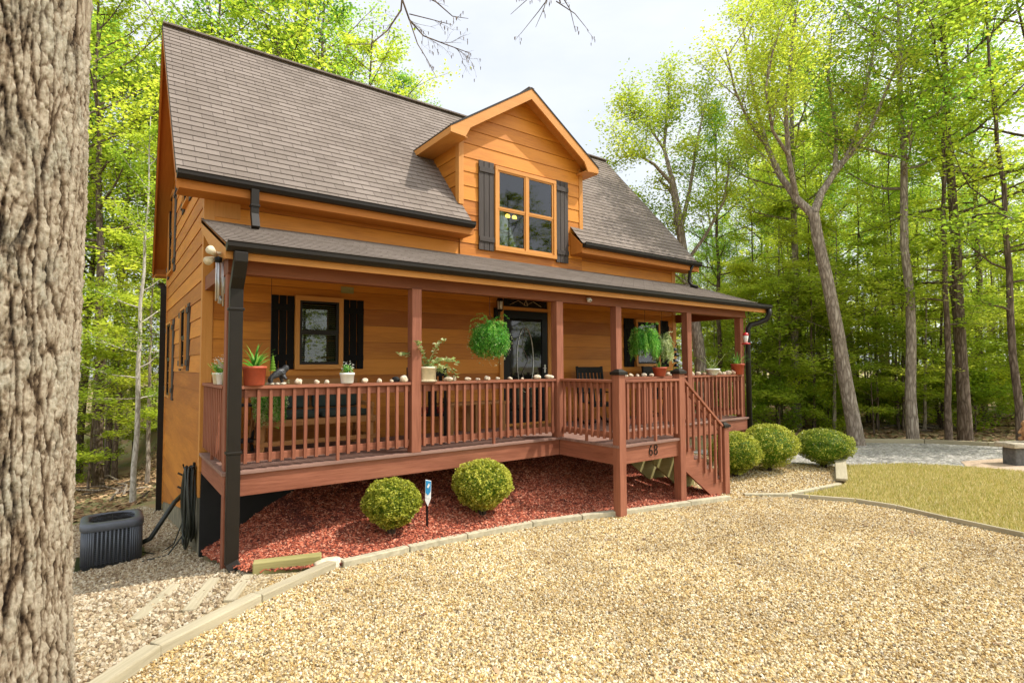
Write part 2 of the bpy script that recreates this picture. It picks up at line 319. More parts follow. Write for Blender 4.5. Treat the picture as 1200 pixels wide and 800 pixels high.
    def laps(s, poly, step, T, d0=.009, d1=.022, v0=None, uvs=True, gap=0):
        """courses of lapped boards or shingles over a convex polygon in (u,v); T(u,v,w), w outward"""
        vs=[p[1] for p in poly]; a=min(vs) if v0 is None else v0; top=max(vs)
        i=0
        while a < top-1e-6:
            b_=a+step; q=clipv(clipv(poly,a,True),b_,False); i+=1
            if len(q)<3: a=b_; continue
            if gap:
                base=len(s.v); s.v += [Vector(T(u,v,.0)) for u,v in q]; s.face(range(base,base+len(q)),[(u,v) for u,v in q],.0)
                q=clipv(q,a+.006,True)
                if len(q)<3: a=b_; continue
            a0=a; a=b_; o=random.random()*20 if gap else 0; var=random.random(); base=len(s.v)
            s.v += [Vector(T(u,v,d1+(d0-d1)*(v-a0)/step)) for u,v in q]
            s.face(range(base,base+len(q)),[(u+o,v) for u,v in q],var)
            lo=sorted([p for p in q if abs(p[1]-min(z[1] for z in q))<1e-6])
            if len(lo)>=2:
                (ua,va),(ub,vb)=lo[0],lo[-1]; base=len(s.v); w=d1+(d0-d1)*(va-a0)/step
                s.v += [Vector(T(ua,va,-.002)),Vector(T(ub,vb,-.002)),Vector(T(ub,vb,w)),Vector(T(ua,va,w))]
                s.face(range(base,base+4),[(ua,va),(ub,vb),(ub,vb+.02),(ua,va+.02)],var)
    def build(s, name, m, parent=None, smooth=False, bevel=0, autos=None):
        me=bpy.data.meshes.new(name); off=Vector(parent['_o']) if parent is not None and '_o' in parent else Vector((0,0,0))
        me.from_pydata([tuple(v-off) for v in map(Vector,s.v)],[],s.f); uvl=me.uv_layers.new(name='UVMap')
        uvl.data.foreach_set('uv',[c for p in s.uv for c in p])
        at=me.attributes.new('var','FLOAT','FACE'); at.data.foreach_set('value',s.var)
        me.materials.append(m); me.update()
        if smooth: me.polygons.foreach_set('use_smooth',[True]*len(me.polygons))
        o=bpy.data.objects.new(name,me); C.objects.link(o)
        if bevel:
            bm=o.modifiers.new('bevel','BEVEL'); bm.width=bevel; bm.segments=2; bm.limit_method='ANGLE'; bm.angle_limit=R(50)
        if parent is not None: o.parent=parent; o['_o']=tuple(off)
        return o
def clipv(poly, a, above):
    out=[]; n=len(poly)
    ins=lambda p:(p[1]>=a-1e-9) if above else (p[1]<=a+1e-9)
    for i in range(n):
        p,q=poly[i],poly[(i+1)%n]
        if ins(p): out.append(p)
        if ins(p)!=ins(q):
            t=(a-p[1])/(q[1]-p[1]); out.append((p[0]+(q[0]-p[0])*t,a))
    r=[]
    for p in out:
        if not r or math.dist(p,r[-1])>1e-6: r.append(p)
    if len(r)>1 and math.dist(r[0],r[-1])<1e-6: r.pop()
    return r
def tag(o,label=None,cat=None,group=None,kind=None):
    if label: o['label']=label
    if cat: o['category']=cat
    if group: o['group']=group
    if kind: o['kind']=kind
    return o
def thing(name,label,cat,loc,group=None):
    o=bpy.data.objects.new(name,None); C.objects.link(o); o.location=loc; o.empty_display_size=.1
    o['_o']=tuple(loc); return tag(o,label,cat,group)
def copy_tree(o, parent=None):
    c=o.copy(); C.objects.link(c)
    if parent is not None: c.parent=parent
    for ch in [x for x in bpy.data.objects if x.parent==o]: copy_tree(ch,c)
    return c
def Tfront(yw): return lambda u,v,w:(u,yw-w,v)
def Tleft(xw): return lambda u,v,w:(xw-w,u,v)
def Tright(xw): return lambda u,v,w:(xw+w,u,v)

# ------------------------------------------------------------------ terrain
def sm(a,b,x): t=min(1,max(0,(x-a)/(b-a))); return t*t*(3-2*t)
def H(x,y):
    z=-1.0
    left=1-sm(-.2,1.2,x)
    drop=.40*sm(-.5,2.0,y)+.16*sm(1.8,3.2,y)+.38*sm(3.2,7.5,y)
    drop+=1.3*sm(7.5,24,y)
    z-=drop*left
    z-=.10*(1-sm(-2.5,.6,x))*sm(-4,-1,y)
    z-=.05*sm(5.5,7.5,x)*(1-sm(8.5,10.0,x))*(1-sm(-.2,1,y))
    if y>7.5: z-=.5*(1-left)*sm(8,20,y)*(1-sm(8,16,x))
    d=math.hypot(x-8,y)
    if d>26: z+=.05*math.sin(x*.21)*math.sin(y*.17)*(d-26)*.15
    return z
def grid_surface(name, xs, ys, zf, m, keep=None, kind='structure'):
    me=bpy.data.meshes.new(name); V=[(x,y,zf(x,y)) for y in ys for x in xs]; nx=len(xs); Fs=[]
    for j in range(len(ys)-1):
        for i in range(nx-1):
            if keep and not keep((xs[i]+xs[i+1])/2,(ys[j]+ys[j+1])/2): continue
            Fs.append((j*nx+i,j*nx+i+1,(j+1)*nx+i+1,(j+1)*nx+i))
    me.from_pydata(V,[],Fs); me.materials.append(m); me.polygons.foreach_set('use_smooth',[True]*len(Fs))
    o=bpy.data.objects.new(name,me); C.objects.link(o); tag(o,kind=kind); return o
def inpoly(x,y,P):
    c=False; n=len(P)
    for i in range(n):
        x1,y1=P[i]; x2,y2=P[(i+1)%n]
        if (y1>y)!=(y2>y) and x<(x2-x1)*(y-y1)/(y2-y1)+x1: c=not c
    return c
def poly_sheet(name, P, off, m, res=.25, zf=None, kind='structure'):
    """polygon cut exactly, subdivided and draped on the terrain"""
    zf=zf or H; bm=bmesh.new(); bm.faces.new([bm.verts.new((x,y,0)) for x,y in P])
    xs=[p[0] for p in P]; ys=[p[1] for p in P]
    for ax,(lo,hi) in enumerate(((min(xs),max(xs)),(min(ys),max(ys)))):
        k=lo+res
        while k<hi:
            co=(k,0,0) if ax==0 else (0,k,0); no=(1,0,0) if ax==0 else (0,1,0)
            bmesh.ops.bisect_plane(bm,geom=bm.verts[:]+bm.edges[:]+bm.faces[:],plane_co=co,plane_no=no); k+=res
    for v in bm.verts: v.co.z=zf(v.co.x,v.co.y)+off
    bmesh.ops.recalc_face_normals(bm,faces=bm.faces)
    for f in bm.faces: f.normal_update()
    if sum(f.normal.z for f in bm.faces)<0: bmesh.ops.reverse_faces(bm,faces=bm.faces)
    me=bpy.data.meshes.new(name); bm.to_mesh(me); bm.free(); me.materials.append(m)
    me.polygons.foreach_set('use_smooth',[True]*len(me.polygons))
    o=bpy.data.objects.new(name,me); C.objects.link(o)
    if kind: tag(o,kind=kind)
    return o
def ext(a,b,s0,g=1.18):
    out=[a]; s=s0
    while out[-1]<b: out.append(out[-1]+s); s*=g
    return out
xs=sorted(set([round(-4+.4*i,3) for i in range(60)]+[-x for x in ext(4.4,300,.6)]+ext(20.2,300,.6)))
ys=sorted(set([round(-8+.4*i,3) for i in range(60)]+[-x for x in ext(8.4,300,.6)]+ext(16.2,300,.6)))
grid_surface('ground',xs,ys,lambda x,y:H(x,y)-.02,M['forestfloor'])

KERB=[(.15,-.42),(.55,-.62),(1.02,-.768),(1.8,-.76),(2.58,-.76),(3.55,-.84),(4.3,-1.0),(4.96,-1.18),(6.2,-1.40),(7.1,-1.50)]
GRAVEL=[(-7,-11),(8.6,-11),(8.45,-8),(8.25,-4.85),(8.39,-4.03),(8.57,-3.36),(8.5,-2.8),(8.1,-2.15),(8.08,-1.95),(7.1,-1.50)]+KERB[::-1][1:]+[(.1,.3),(.0,1.7),(0,7.6),(-.3,8.4),(-2.4,7.0),(-3.0,3.0),(-7,.5)]
MULCH=KERB+[(7.3,-.9),(7.4,1.76),(.02,1.76),(.02,.1)]
def HM(x,y): return H(x,y)+ (.50*sm(-.3,1.7,y)+.05)*sm(-.15,2.6,x)*(1-.45*sm(4,7.5,x)) + .06*sm(-.9,-.2,y)
gravel_sheet=poly_sheet('gravel_yard',GRAVEL,.004,M['gravel'])
BUSHBED=[(7.1,-1.50),(8.08,-1.95),(8.98,-2.07),(9.5,-2.2),(10.0,-2.0),(11.4,-1.35),(10.9,-.6),(10.6,.4),(10.3,1.76),(7.4,1.76),(7.3,-.9)]
bed=poly_sheet('bush_bed_gravel',BUSHBED,.006,M['gravel'])
LAWN=[(8.1,-1.97),(9.5,-2.24),(10.2,-2.0),(11.45,-1.45),(12.6,-2.15),(13.2,-3.0),(13.4,-3.5),(13.6,-4.6),(16,-7),(18,-12),(8.7,-12),(8.5,-8),(8.30,-4.85),(8.44,-4.03),(8.62,-3.36),(8.55,-2.8),(8.2,-2.2)]
lawn=poly_sheet('lawn',LAWN,.012,M['lawnbase'],.4)
DRIVE=[(10.6,.4),(10.9,-.6),(11.45,-1.45),(12.6,-2.15),(13.2,-3.0),(13.4,-3.5),(13.6,-4.6),(16,-7),(20,-9),(21,-6),(18.5,-4.2),(17.5,-2.7),(16.8,-1.35),(15.45,-.12),(14.2,.75),(12.5,1.6),(10.5,1.8)]
poly_sheet('driveway',DRIVE,.008,M['greygravel'],.5)
ISLE=[(13.25,-3.05),(14.0,-2.75),(15.2,-3.2),(15.8,-4.4),(15.2,-5.4),(13.9,-4.9),(13.4,-3.7)]
poly_sheet('dirt_island',ISLE,.018,M['dirt'],.4)
mulch_bed=poly_sheet('mulch_bed',MULCH,.006,M['mulchbase'],.2,HM)

# scattered stones, chips and blades (things nobody could count)
def scatter(name, surf_poly, off, zf, m, density, dims, seed=0, shape='ICO', tilt=3.14, scl=(.55,1.35), keep_label=None):
    s=poly_sheet(name,surf_poly,off,m,.4,zf,kind=None); tag(s,keep_label,None,None,'stuff')
    if keep_label: s['category']=name.replace('_',' ')
    ng=bpy.data.node_groups.new(name+'_scatter','GeometryNodeTree')
    ng.interface.new_socket('Geometry',in_out='INPUT',socket_type='NodeSocketGeometry'); ng.interface.new_socket('Geometry',in_out='OUTPUT',socket_type='NodeSocketGeometry')
    I=ng.nodes.new('NodeGroupInput'); O=ng.nodes.new('NodeGroupOutput'); L=ng.links.new
    d=ng.nodes.new('GeometryNodeDistributePointsOnFaces'); d.inputs['Density'].default_value=density; d.inputs['Seed'].default_value=seed
    L(I.outputs[0],d.inputs['Mesh'])
    if shape=='ICO':
        a=ng.nodes.new('GeometryNodeMeshIcoSphere'); a.inputs['Subdivisions'].default_value=2; a.inputs['Radius'].default_value=.5; g=a.outputs['Mesh']
        sp=ng.nodes.new('GeometryNodeSetPosition'); nz=ng.nodes.new('ShaderNodeTexNoise'); nz.inputs['Scale'].default_value=2.2
        vm=ng.nodes.new('ShaderNodeVectorMath'); vm.operation='SUBTRACT'; vm.inputs[1].default_value=(.5,.5,.5); L(nz.outputs['Color'],vm.inputs[0])
        vs=ng.nodes.new('ShaderNodeVectorMath'); vs.operation='SCALE'; vs.inputs['Scale'].default_value=.9; L(vm.outputs[0],vs.inputs[0]); L(vs.outputs[0],sp.inputs['Offset'])
        L(g,sp.inputs['Geometry']); g=sp.outputs[0]
    elif shape=='BOX':
        a=ng.nodes.new('GeometryNodeMeshCube'); a.inputs['Size'].default_value=(1,1,1); g=a.outputs['Mesh']
    else:
        a=ng.nodes.new('GeometryNodeMeshCone'); a.inputs['Vertices'].default_value=3; a.inputs['Radius Bottom'].default_value=.5; a.inputs['Depth'].default_value=1.0; g=a.outputs['Mesh']
    tf=ng.nodes.new('GeometryNodeTransform'); tf.inputs['Scale'].default_value=dims; L(g,tf.inputs['Geometry'])
    sm_=ng.nodes.new('GeometryNodeSetMaterial'); sm_.inputs['Material'].default_value=m; L(tf.outputs[0],sm_.inputs['Geometry'])
    ip=ng.nodes.new('GeometryNodeInstanceOnPoints'); L(d.outputs['Points'],ip.inputs['Points']); L(sm_.outputs[0],ip.inputs['Instance'])
    rr=ng.nodes.new('FunctionNodeRandomValue'); rr.data_type='FLOAT_VECTOR'; rr.inputs[0].default_value=(-tilt,-tilt,-3.14); rr.inputs[1].default_value=(tilt,tilt,3.14); L(rr.outputs[0],ip.inputs['Rotation'])
    rs=ng.nodes.new('FunctionNodeRandomValue'); rs.data_type='FLOAT'; rs.inputs[2].default_value=scl[0]; rs.inputs[3].default_value=scl[1]; rs.inputs['Seed'].default_value=5
    L(rs.outputs[1],ip.inputs['Scale']); L(ip.outputs[0],O.inputs[0])
    mo=s.modifiers.new('scatter','NODES'); mo.node_group=ng; return s
NEARG=[(-3.2,-5.2),(0,-5.2),(3.5,-6.2),(8.4,-6.2),(8.25,-4.85),(8.39,-4.03),(8.57,-3.36),(8.5,-2.8),(8.1,-2.15),(8.05,-1.98),(7.1,-1.56)]+[(x,y-.06) for x,y in KERB[::-1][1:-1]]+[(.35,-.68),(-.1,-1.18),(-.9,-1.85),(-3.2,-3.6)]
scatter('driveway_pebbles',NEARG,.006,H,M['pebble'],3300,(.0245,.0185,.0135),1,keep_label='cream and ochre pebbles covering the front yard')
LEFTG=[(-3.2,-3.45),(-.95,-1.66),(-.16,-1.0),(.3,-.5),(.05,.1),(-.0,1.7),(-.02,7.4),(-.3,8.2),(-2.3,7.0),(-2.9,3.0),(-3.2,0)]
scatter('side_yard_pebbles',LEFTG,.006,H,M['pebbletan'],1300,(.044,.034,.024),2,keep_label='larger tan river pebbles left of the house')
BB=[(7.15,-1.46),(8.08,-1.90),(8.98,-2.02),(9.45,-2.13),(9.9,-1.9),(11.3,-1.3),(10.8,-.6),(10.5,.4),(10.3,1.7),(7.5,1.7),(7.4,-.9)]
scatter('bed_pebbles',BB,.01,H,M['pebble'],1500,(.034,.026,.02),3,keep_label='pale pebbles under the three round bushes on the right')
scatter('mulch_chips',MULCH,.008,HM,M['chip'],2600,(.050,.013,.007),4,'BOX',.6,keep_label='red wood mulch in the bed before the porch')
LW=[(8.35,-2.1),(9.5,-2.28),(11.4,-1.5),(12.6,-2.2),(13.1,-3.0),(13.3,-3.5),(13.5,-4.6),(14.5,-6.5),(8.5,-6.5),(8.36,-4.85),(8.5,-4.03),(8.68,-3.36),(8.6,-2.8)]
scatter('grass',LW,.03,H,M['blade'],3200,(.006,.010,.055),5,'CONE',.5,keep_label='short yellow green grass on the lawn')

scatter('fallen_leaves',[(-2.6,-4.2),(3.5,-5.6),(8.3,-5.6),(8.3,-2.4),(6.5,-1.6),(3,-1.0),(.5,-.9),(-1.0,-2.1)],.022,H,M['litterleaf'],2.2,(.055,.03,.004),8,keep_label='a few brown leaves lying on the gravel',tilt=.3)
scatter('leaf_litter',[(-6,7),(-2.2,7.4),(-.4,8.6),(3,9),(4,20),(-8,20)],.0,H,M['litterleaf'],70,(.13,.08,.01),9,keep_label='brown leaf litter on the slope left of the house',tilt=.4)
scatter('forest_litter',[(12.8,3.2),(15.9,.4),(17.4,-1.2),(18.2,-2.8),(19.5,-4.4),(29,-6),(30,6),(16,12)],.0,H,M['litterleaf'],45,(.14,.09,.01),10,keep_label='brown leaf litter beyond the driveway',tilt=.4)
# ------------------------------------------------------------------ leaves and trees
def leaf_mesh(name, cen, size, nrm_tilt, var, m, aspect=.62, droop=None):
    n=len(cen); az=rng.uniform(0,2*np.pi,n); tl=rng.normal(0,nrm_tilt,n); az2=rng.uniform(0,2*np.pi,n)
    nx=np.sin(tl)*np.cos(az2); ny=np.sin(tl)*np.sin(az2); nz=np.cos(tl); nr=np.stack([nx,ny,nz],1)
    t=np.stack([np.cos(az),np.sin(az),np.zeros(n)],1); t-=nr*(t*nr).sum(1)[:,None]
    if droop is not None: t[:,2]-=droop; 
    t/=np.linalg.norm(t,axis=1)[:,None]+1e-9; b=np.cross(nr,t); b/=np.linalg.norm(b,axis=1)[:,None]+1e-9
    s=size[:,None]; fold=nr*s*.12
    V=np.empty((n,4,3)); V[:,0]=cen-t*s*.5; V[:,1]=cen+b*s*aspect*.5+fold; V[:,2]=cen+t*s*.5; V[:,3]=cen-b*s*aspect*.5+fold
    me=bpy.data.meshes.new(name); me.vertices.add(n*4); me.vertices.foreach_set('co',V.ravel())
    me.loops.add(n*4); me.loops.foreach_set('vertex_index',np.arange(n*4,dtype=np.int32))
    me.polygons.add(n); me.polygons.foreach_set('loop_start',np.arange(0,n*4,4,dtype=np.int32)); me.polygons.foreach_set('loop_total',np.full(n,4,dtype=np.int32))
    at=me.attributes.new('var','FLOAT','FACE'); at.data.foreach_set('value',np.clip(var,0,1).astype(np.float32))
    me.materials.append(m); me.update(); me.validate(); return me
def curve_pts(a, d, L, n, bend=.2, lift=.0, jit=.08):
    """wandering polyline from a in direction d"""
    p=np.array(a,float); d=np.array(d,float); d/=np.linalg.norm(d); out=[p.copy()]; st=L/n
    for i in range(n):
        d=d+rng.normal(0,jit,3); d[2]+=lift/n; d/=np.linalg.norm(d); p=p+d*st; out.append(p.copy())
    return out
def make_tree(key, h, r0, cb, cr, nb, leaf, lm, bm_, flat=.35, up_=.9, lean=(0,0), sub=5, per=34, spread=.42, tilt=.6, limbs=None, bare=0, twigs=True):
    """trunk mesh + crown mesh of one kind of tree, base at the origin"""
    wb=MB(); n=12; tp=[np.array((0,0,-.3))]
    for i in range(1,n+1):
        t=i/n; tp.append(np.array((lean[0]*t**1.3*h+rng.normal(0,.018*h*.12), lean[1]*t**1.3*h+rng.normal(0,.018*h*.12), t*h*.96)))
    rad=[r0*1.22]+[r0*(1-.86*(i/n)**1.1) for i in range(1,n+1)]
    cl=[]
    def cluster(p, k, sp, v): cl.append((p,k,sp,v))
    def branch(a,d,L,r,lvl,v):
        pts=curve_pts(a,d,L,5 if lvl<2 else 3,lift=.5*up_ if flat>.3 else .05,jit=.11)
        wb.tube(pts,[r*(1-.75*i/(len(pts)-1)) for i in range(len(pts))],5 if lvl==0 else 3,.5,False)
        if lvl==0:
            for k in range(sub):
                t=.25+.75*(k+rng.random()*.6)/sub; i=min(len(pts)-2,int(t*(len(pts)-1))); q=pts[i]+(pts[i+1]-pts[i])*(t*(len(pts)-1)-i)
                dd=np.array(pts[i+1]-pts[i]); dd/=np.linalg.norm(dd); sd=rng.normal(0,1,3); sd[2]*=flat; dd=dd*.7+sd*.75; 
                branch(q,dd,L*rng.uniform(.3,.5),r*.4,1,v+rng.normal(0,.1))
            cluster(pts[-1],per,spread*L*.28,v)
        else:
            for i in range(1,len(pts)): cluster(pts[i],int(per*.75),spread*max(.35,L*.45),v+rng.normal(0,.06))
    if limbs is None:
        wb.tube(tp,rad,9,.5,False)
        for k in range(nb):
            t=(k+rng.random()*.7)/nb; zz=cb*h+(1-cb)*h*.95*t; i=min(n-1,int(zz/h*n)); f=zz/h*n-i; a=tp[i]+(tp[min(i+1,n)]-tp[i])*f
            prof=math.sin(math.pi*min(1,.22+.74*t))**.8; L=cr*prof*rng.uniform(.7,1.2); az=k*2.4+rng.normal(0,.4)
            el=(.15+.9*t*up_+rng.normal(0,.12)); d=(math.cos(az)*math.cos(el),math.sin(az)*math.cos(el),math.sin(el))
            branch(a,d,L,max(.015,r0*.34*(1-.6*t)),0,.5+rng.normal(0,.18))
        cluster(tp[-1],per,spread,.6)
    else:
        for pts,rs,kids in limbs:
            wb.tube(pts,rs,9 if rs[0]>.1 else 6,.5,False)
            P=[np.array(p,float) for p in pts]
            for k in range(kids):
                t=.30+.70*(k+rng.random()*.7)/kids; i=min(len(P)-2,int(t*(len(P)-1))); a=P[i]+(P[i+1]-P[i])*(t*(len(P)-1)-i)
                dd=P[i+1]-P[i]; dd/=np.linalg.norm(dd); sd=rng.normal(0,1,3); dd=dd*.8+sd*.6; dd[2]+=.25
                branch(a,dd,cr*rng.uniform(.25,.5),max(.012,rs[-1]*.9),0,.5+rng.normal(0,.2))
    cen=[];var=[]
    for p,k,sp,v in cl:
        q=rng.normal(0,1,(k,3))*np.array([sp,sp,sp*(.25+.55*flat)])*.75+np.array(p); cen.append(q); var.append(np.full(k,v)+rng.normal(0,.13,k))
    cen=np.concatenate(cen); var=np.concatenate(var); size=rng.uniform(.65,1.3,len(cen))*leaf
    lmesh=leaf_mesh('crown',cen,size,tilt,var,M[lm]) ; lmesh.name='crown_'+key
    tme=bpy.data.meshes.new('trunk_'+key); tme.from_pydata([tuple(v) for v in wb.v],[],wb.f); tme.materials.append(M[bm_]); tme.polygons.foreach_set('use_smooth',[True]*len(wb.f))
    return tme,lmesh
KINDS={}
def kind(key,**k): KINDS[key]=make_tree(key,**k)
kind('maple',h=15,r0=.145,cb=.28,cr=3.6,nb=26,leaf=.118,lm='leaf_g',bm_='bark_d',flat=.28,up_=.6,per=23,spread=.66,lean=(.02,.01))
kind('tulip',h=18,r0=.155,cb=.42,cr=3.2,nb=26,leaf=.115,lm='leaf_y',bm_='bark',flat=.8,up_=1.0,per=19,spread=.62,lean=(-.015,.02))
kind('gum',h=17,r0=.14,cb=.42,cr=3.0,nb=26,leaf=.115,lm='leaf_d',bm_='bark_d',flat=.6,up_=.9,per=22,spread=.66)
kind('slim',h=13,r0=.085,cb=.25,cr=2.1,nb=18,leaf=.10,lm='leaf_g',bm_='bark_d',flat=.35,up_=.6,per=18,spread=.66,lean=(.03,-.02))
kind('pole',h=12,r0=.05,cb=.62,cr=1.5,nb=9,leaf=.10,lm='leaf_g',bm_='bark_d',flat=.35,up_=.6,per=16,spread=.66,lean=(.02,-.02))
kind('sapling',h=5.5,r0=.04,cb=.12,cr=1.9,nb=13,leaf=.10,lm='leaf_y',bm_='bark_d',flat=.16,up_=.25,per=26,spread=.6,tilt=.35)
kind('dogwood',h=7.5,r0=.06,cb=.2,cr=2.5,nb=18,leaf=.105,lm='leaf_y',bm_='bark',flat=.14,up_=.2,per=28,spread=.62,tilt=.35)
kind('shrub',h=1.7,r0=.02,cb=.05,cr=1.0,nb=14,leaf=.085,lm='leaf_g',bm_='bark_d',flat=.5,up_=.7,per=26,spread=.6)
def tree(k,name,pos,sc,rot,label,cat='tree',group=None,barkm=None,tilt=(0,0)):
    tr,lf=KINDS[k]; e=bpy.data.objects.new(name,None); C.objects.link(e); e.location=pos; e.rotation_euler=(tilt[0],tilt[1],rot); e.scale=(sc,)*3; e.empty_display_size=.3
    tag(e,label,cat,group)
    a=bpy.data.objects.new('trunk',tr); b=bpy.data.objects.new('crown',lf)
    for o in (a,b): C.objects.link(o); o.parent=e
    if barkm:
        a.material_slots[0].link='OBJECT'; a.material_slots[0].material=M[barkm]
    return e
def zg(p): return (p[0],p[1],H(p[0],p[1])-.03)

# --- individually recognisable trees -------------------------------------------------
def limb_tree(name,label,D0,limbs_px,leafm,barkm,leaf,cr,per,spread,group=None,flat=.7,base=None):
    """limbs given as (photo column, photo row, extra distance) points in the vertical plane the tree stands in"""
    b=base or limbs_px[0][0][0]; org=np.array(W(b[0],D0,Wz(b[1],D0)))
    L=[]
    for pts,rs,kids in limbs_px:
        q=[]
        for p in pts:
            d=D0+(p[2] if len(p)>2 else 0); q.append(np.array(W(p[0],d,Wz(p[1],d)))-org)
        L.append((q,rs,kids))
    tr,lf=make_tree(name,10,.2,.3,cr,0,leaf,leafm,barkm,flat=flat,per=per,spread=spread,limbs=L,up_=.9)
    e=bpy.data.objects.new(name,None); C.objects.link(e); e.location=tuple(org); tag(e,label,'tree',group)
    for n_,me in (('trunk',tr),('crown',lf)): o=bpy.data.objects.new(n_,me); C.objects.link(o); o.parent=e
    return e
limb_tree('forked_tree','tall leaning grey tree that forks wide beside the driveway, with yellow young leaves',14.7,[
  ([(1001,530),(998,500),(990,450),(982,390),(972,330),(962,280),(958,250)],[.23,.185,.17,.16,.15,.145,.135],0),
  ([(958,252),(938,232,.2),(920,205,.4),(905,170,.6),(893,120,.9),(884,60,1.0),(878,10,1.2)],[.12,.10,.085,.07,.05,.035,.02],9),
  ([(905,170,.6),(884,140,.2),(868,100,-.2),(858,50,-.4)],[.05,.04,.03,.02],5),
  ([(938,232,.2),(930,180,-.3),(928,120,-.6),(936,60,-.8),(945,0,-1.0)],[.08,.065,.05,.035,.02],7),
  ([(958,250),(968,225,.2),(985,200,.3),(1000,182,.4),(1020,120,.6),(1034,60,.8),(1045,-10,1.0)],[.12,.10,.085,.075,.055,.035,.02],9),
  ([(1000,182,.4),(1028,150,.1),(1050,100,-.2),(1072,50,-.6)],[.06,.05,.035,.02],5),
  ([(985,200,.3),(988,150,.8),(980,90,1.2),(986,30,1.4)],[.07,.05,.035,.02],6),
  ([(930,180,-.3),(912,150,-.9),(905,100,-1.4),(915,50,-1.8)],[.05,.04,.03,.02],5)],
  'leaf_y','bark',.085,3.6,24,.95)
limb_tree('oak_tree','spreading oak with thin olive leaves rising behind the right end of the roof',17.5,[
  ([(826,520),(824,470),(818,400),(808,340),(802,290),(796,240),(790,205)],[.24,.2,.18,.16,.14,.12,.10],4),
  ([(790,205),(782,170,.3),(786,130,.6),(790,95,.8)],[.08,.06,.04,.02],7),
  ([(792,215),(770,190,-.3),(750,178,-.6),(728,182,-.8)],[.07,.05,.04,.02],6),
  ([(782,172,.3),(762,140,0),(748,128,-.2)],[.05,.035,.02],5),
  ([(800,270),(812,220,.4),(822,160,.6),(832,120,.8)],[.08,.06,.04,.02],7),
  ([(803,300),(778,270,.3),(758,240,.6)],[.06,.04,.02],5),
  ([(804,310),(830,275,-.3),(852,235,-.5),(862,180,-.6)],[.06,.05,.04,.02],6)],
  'leaf_y','bark',.095,2.6,22,.95)
tree('gum','straight_tree',zg(W(1066,15.2)),1.0,1.1,'straight dark trunk standing just behind the driveway edge, right of the forked tree',barkm='bark')
tree('maple','maple_tree',zg(W(1127,15.6)),1.12,2.3,'thick dark maple trunk behind the driveway, left of the stone bench')
tree('slim','slim_tree',zg(W(1108,14.9)),1.0,.4,'thin twin stem beside the thick maple behind the driveway')
tree('slim','slim_tree',zg(W(1192,13.8)),1.1,3.4,'thin dark tree curving left behind the stone bench',tilt=(.0,-.10))
tree('maple','maple_tree',zg(W(1235,16.5)),1.25,.7,'bright green maple whose layered branches fill the upper right corner')
tree('tulip','curved_tree',zg(W(931,18.5)),.95,2.0,'slightly curved trunk rising behind the round bushes',barkm='bark')
tree('gum','tall_tree',zg(W(843,19.5)),.7,.9,'brown trunk seen between the last two porch posts',barkm='bark_d')
tree('tulip','tall_tree',zg(W(119,17.5)),1.0,1.0,'dark straight trunk in the woods left of the house',barkm='bark_d')
tree('slim','pale_sapling',zg(W(160,13.0)),.75,1.6,'thin white barked sapling behind the air conditioner',barkm='bark_w')
tree('maple','maple_tree',zg(W(40,15.5)),1.2,.2,'leafy green tree directly behind the big foreground trunk')

for u_,d_,k_,s_,l_ in ((250,20,'gum',1.10,'green crown rising behind the left end of the ridge'),(315,21,'maple',1.30,'broad green crown behind the ridge, second from its left end'),(375,22,'gum',1.16,'deep green crown behind the middle of the ridge'),(425,23,'maple',1.17,'green crown behind the ridge, left of the dormer'),(468,24,'gum',.93,'lowest green crown behind the ridge, nearest the dormer')):
    tree(k_,{'gum':'gum_tree','maple':'maple_tree'}[k_],zg(W(u_,d_)),s_,u_*.1,l_)

def forest(spec, group, labels):
    for (k,u,d,s) in spec:
        p=zg(W(u,d)); tree(k,{'maple':'maple_tree','tulip':'tulip_tree','gum':'gum_tree','slim':'slim_tree','pole':'young_tree','sapling':'sapling','dogwood':'dogwood_tree','shrub':'shrub'}[k],p,s,random.random()*6.28,labels[k],
           'shrub' if k=='shrub' else 'tree',group[k] if isinstance(group,dict) else group,tilt=(random.gauss(0,.03),random.gauss(0,.03)))
lab_r=dict(maple='broad leafed green tree in the woods beyond the driveway',tulip='tall tree with yellow green leaves in the woods beyond the driveway',gum='deep green tree in the woods beyond the driveway',
  slim='slender dark stemmed tree in the woods beyond the driveway',pole='thin bare pole of a young tree in the woods beyond the driveway',sapling='low sapling with flat bright leaf layers beyond the driveway',dogwood='understory tree with flat yellow green sprays beyond the driveway',shrub='dark green shrub on the forest floor beyond the driveway')
lab_l={k:v.replace('beyond the driveway','left of and behind the house') for k,v in lab_r.items()}
def grp(side): return {k:f'{k} trees in the woods {side}' if k!='shrub' else f'shrubs in the woods {side}' for k in lab_r}
S=[]
for i in range(27):     # right woods
    u=random.uniform(870,1420); d=random.uniform(20,40); k=random.choice(['maple','tulip','gum','gum','slim','slim','slim']); S.append((k,u,d,random.uniform(.85,1.15)))
for i in range(34): S.append(('pole',random.uniform(860,1260),random.uniform(16.8,30),random.uniform(.8,1.1)))
for i in range(50):
    u=random.uniform(850,1330); d=random.uniform(16.6,23) if i%3 else random.uniform(23,34); S.append((random.choice(['sapling','sapling','dogwood']),u,d,random.uniform(.7,1.15)))
for i in range(22):
    u=random.uniform(850,1300); d=random.uniform(16.9,28); S.append(('shrub',u,d,random.uniform(.6,1.2)))
for i in range(9): S.append((random.choice(['gum','slim','maple']),random.uniform(735,860),random.uniform(26,42),random.uniform(.55,.75)))
for i in range(8): S.append((random.choice(['sapling','dogwood']),random.uniform(800,880),random.uniform(18.5,26),random.uniform(.7,1)))
forest(S,grp('beyond the driveway'),lab_r)
S=[]
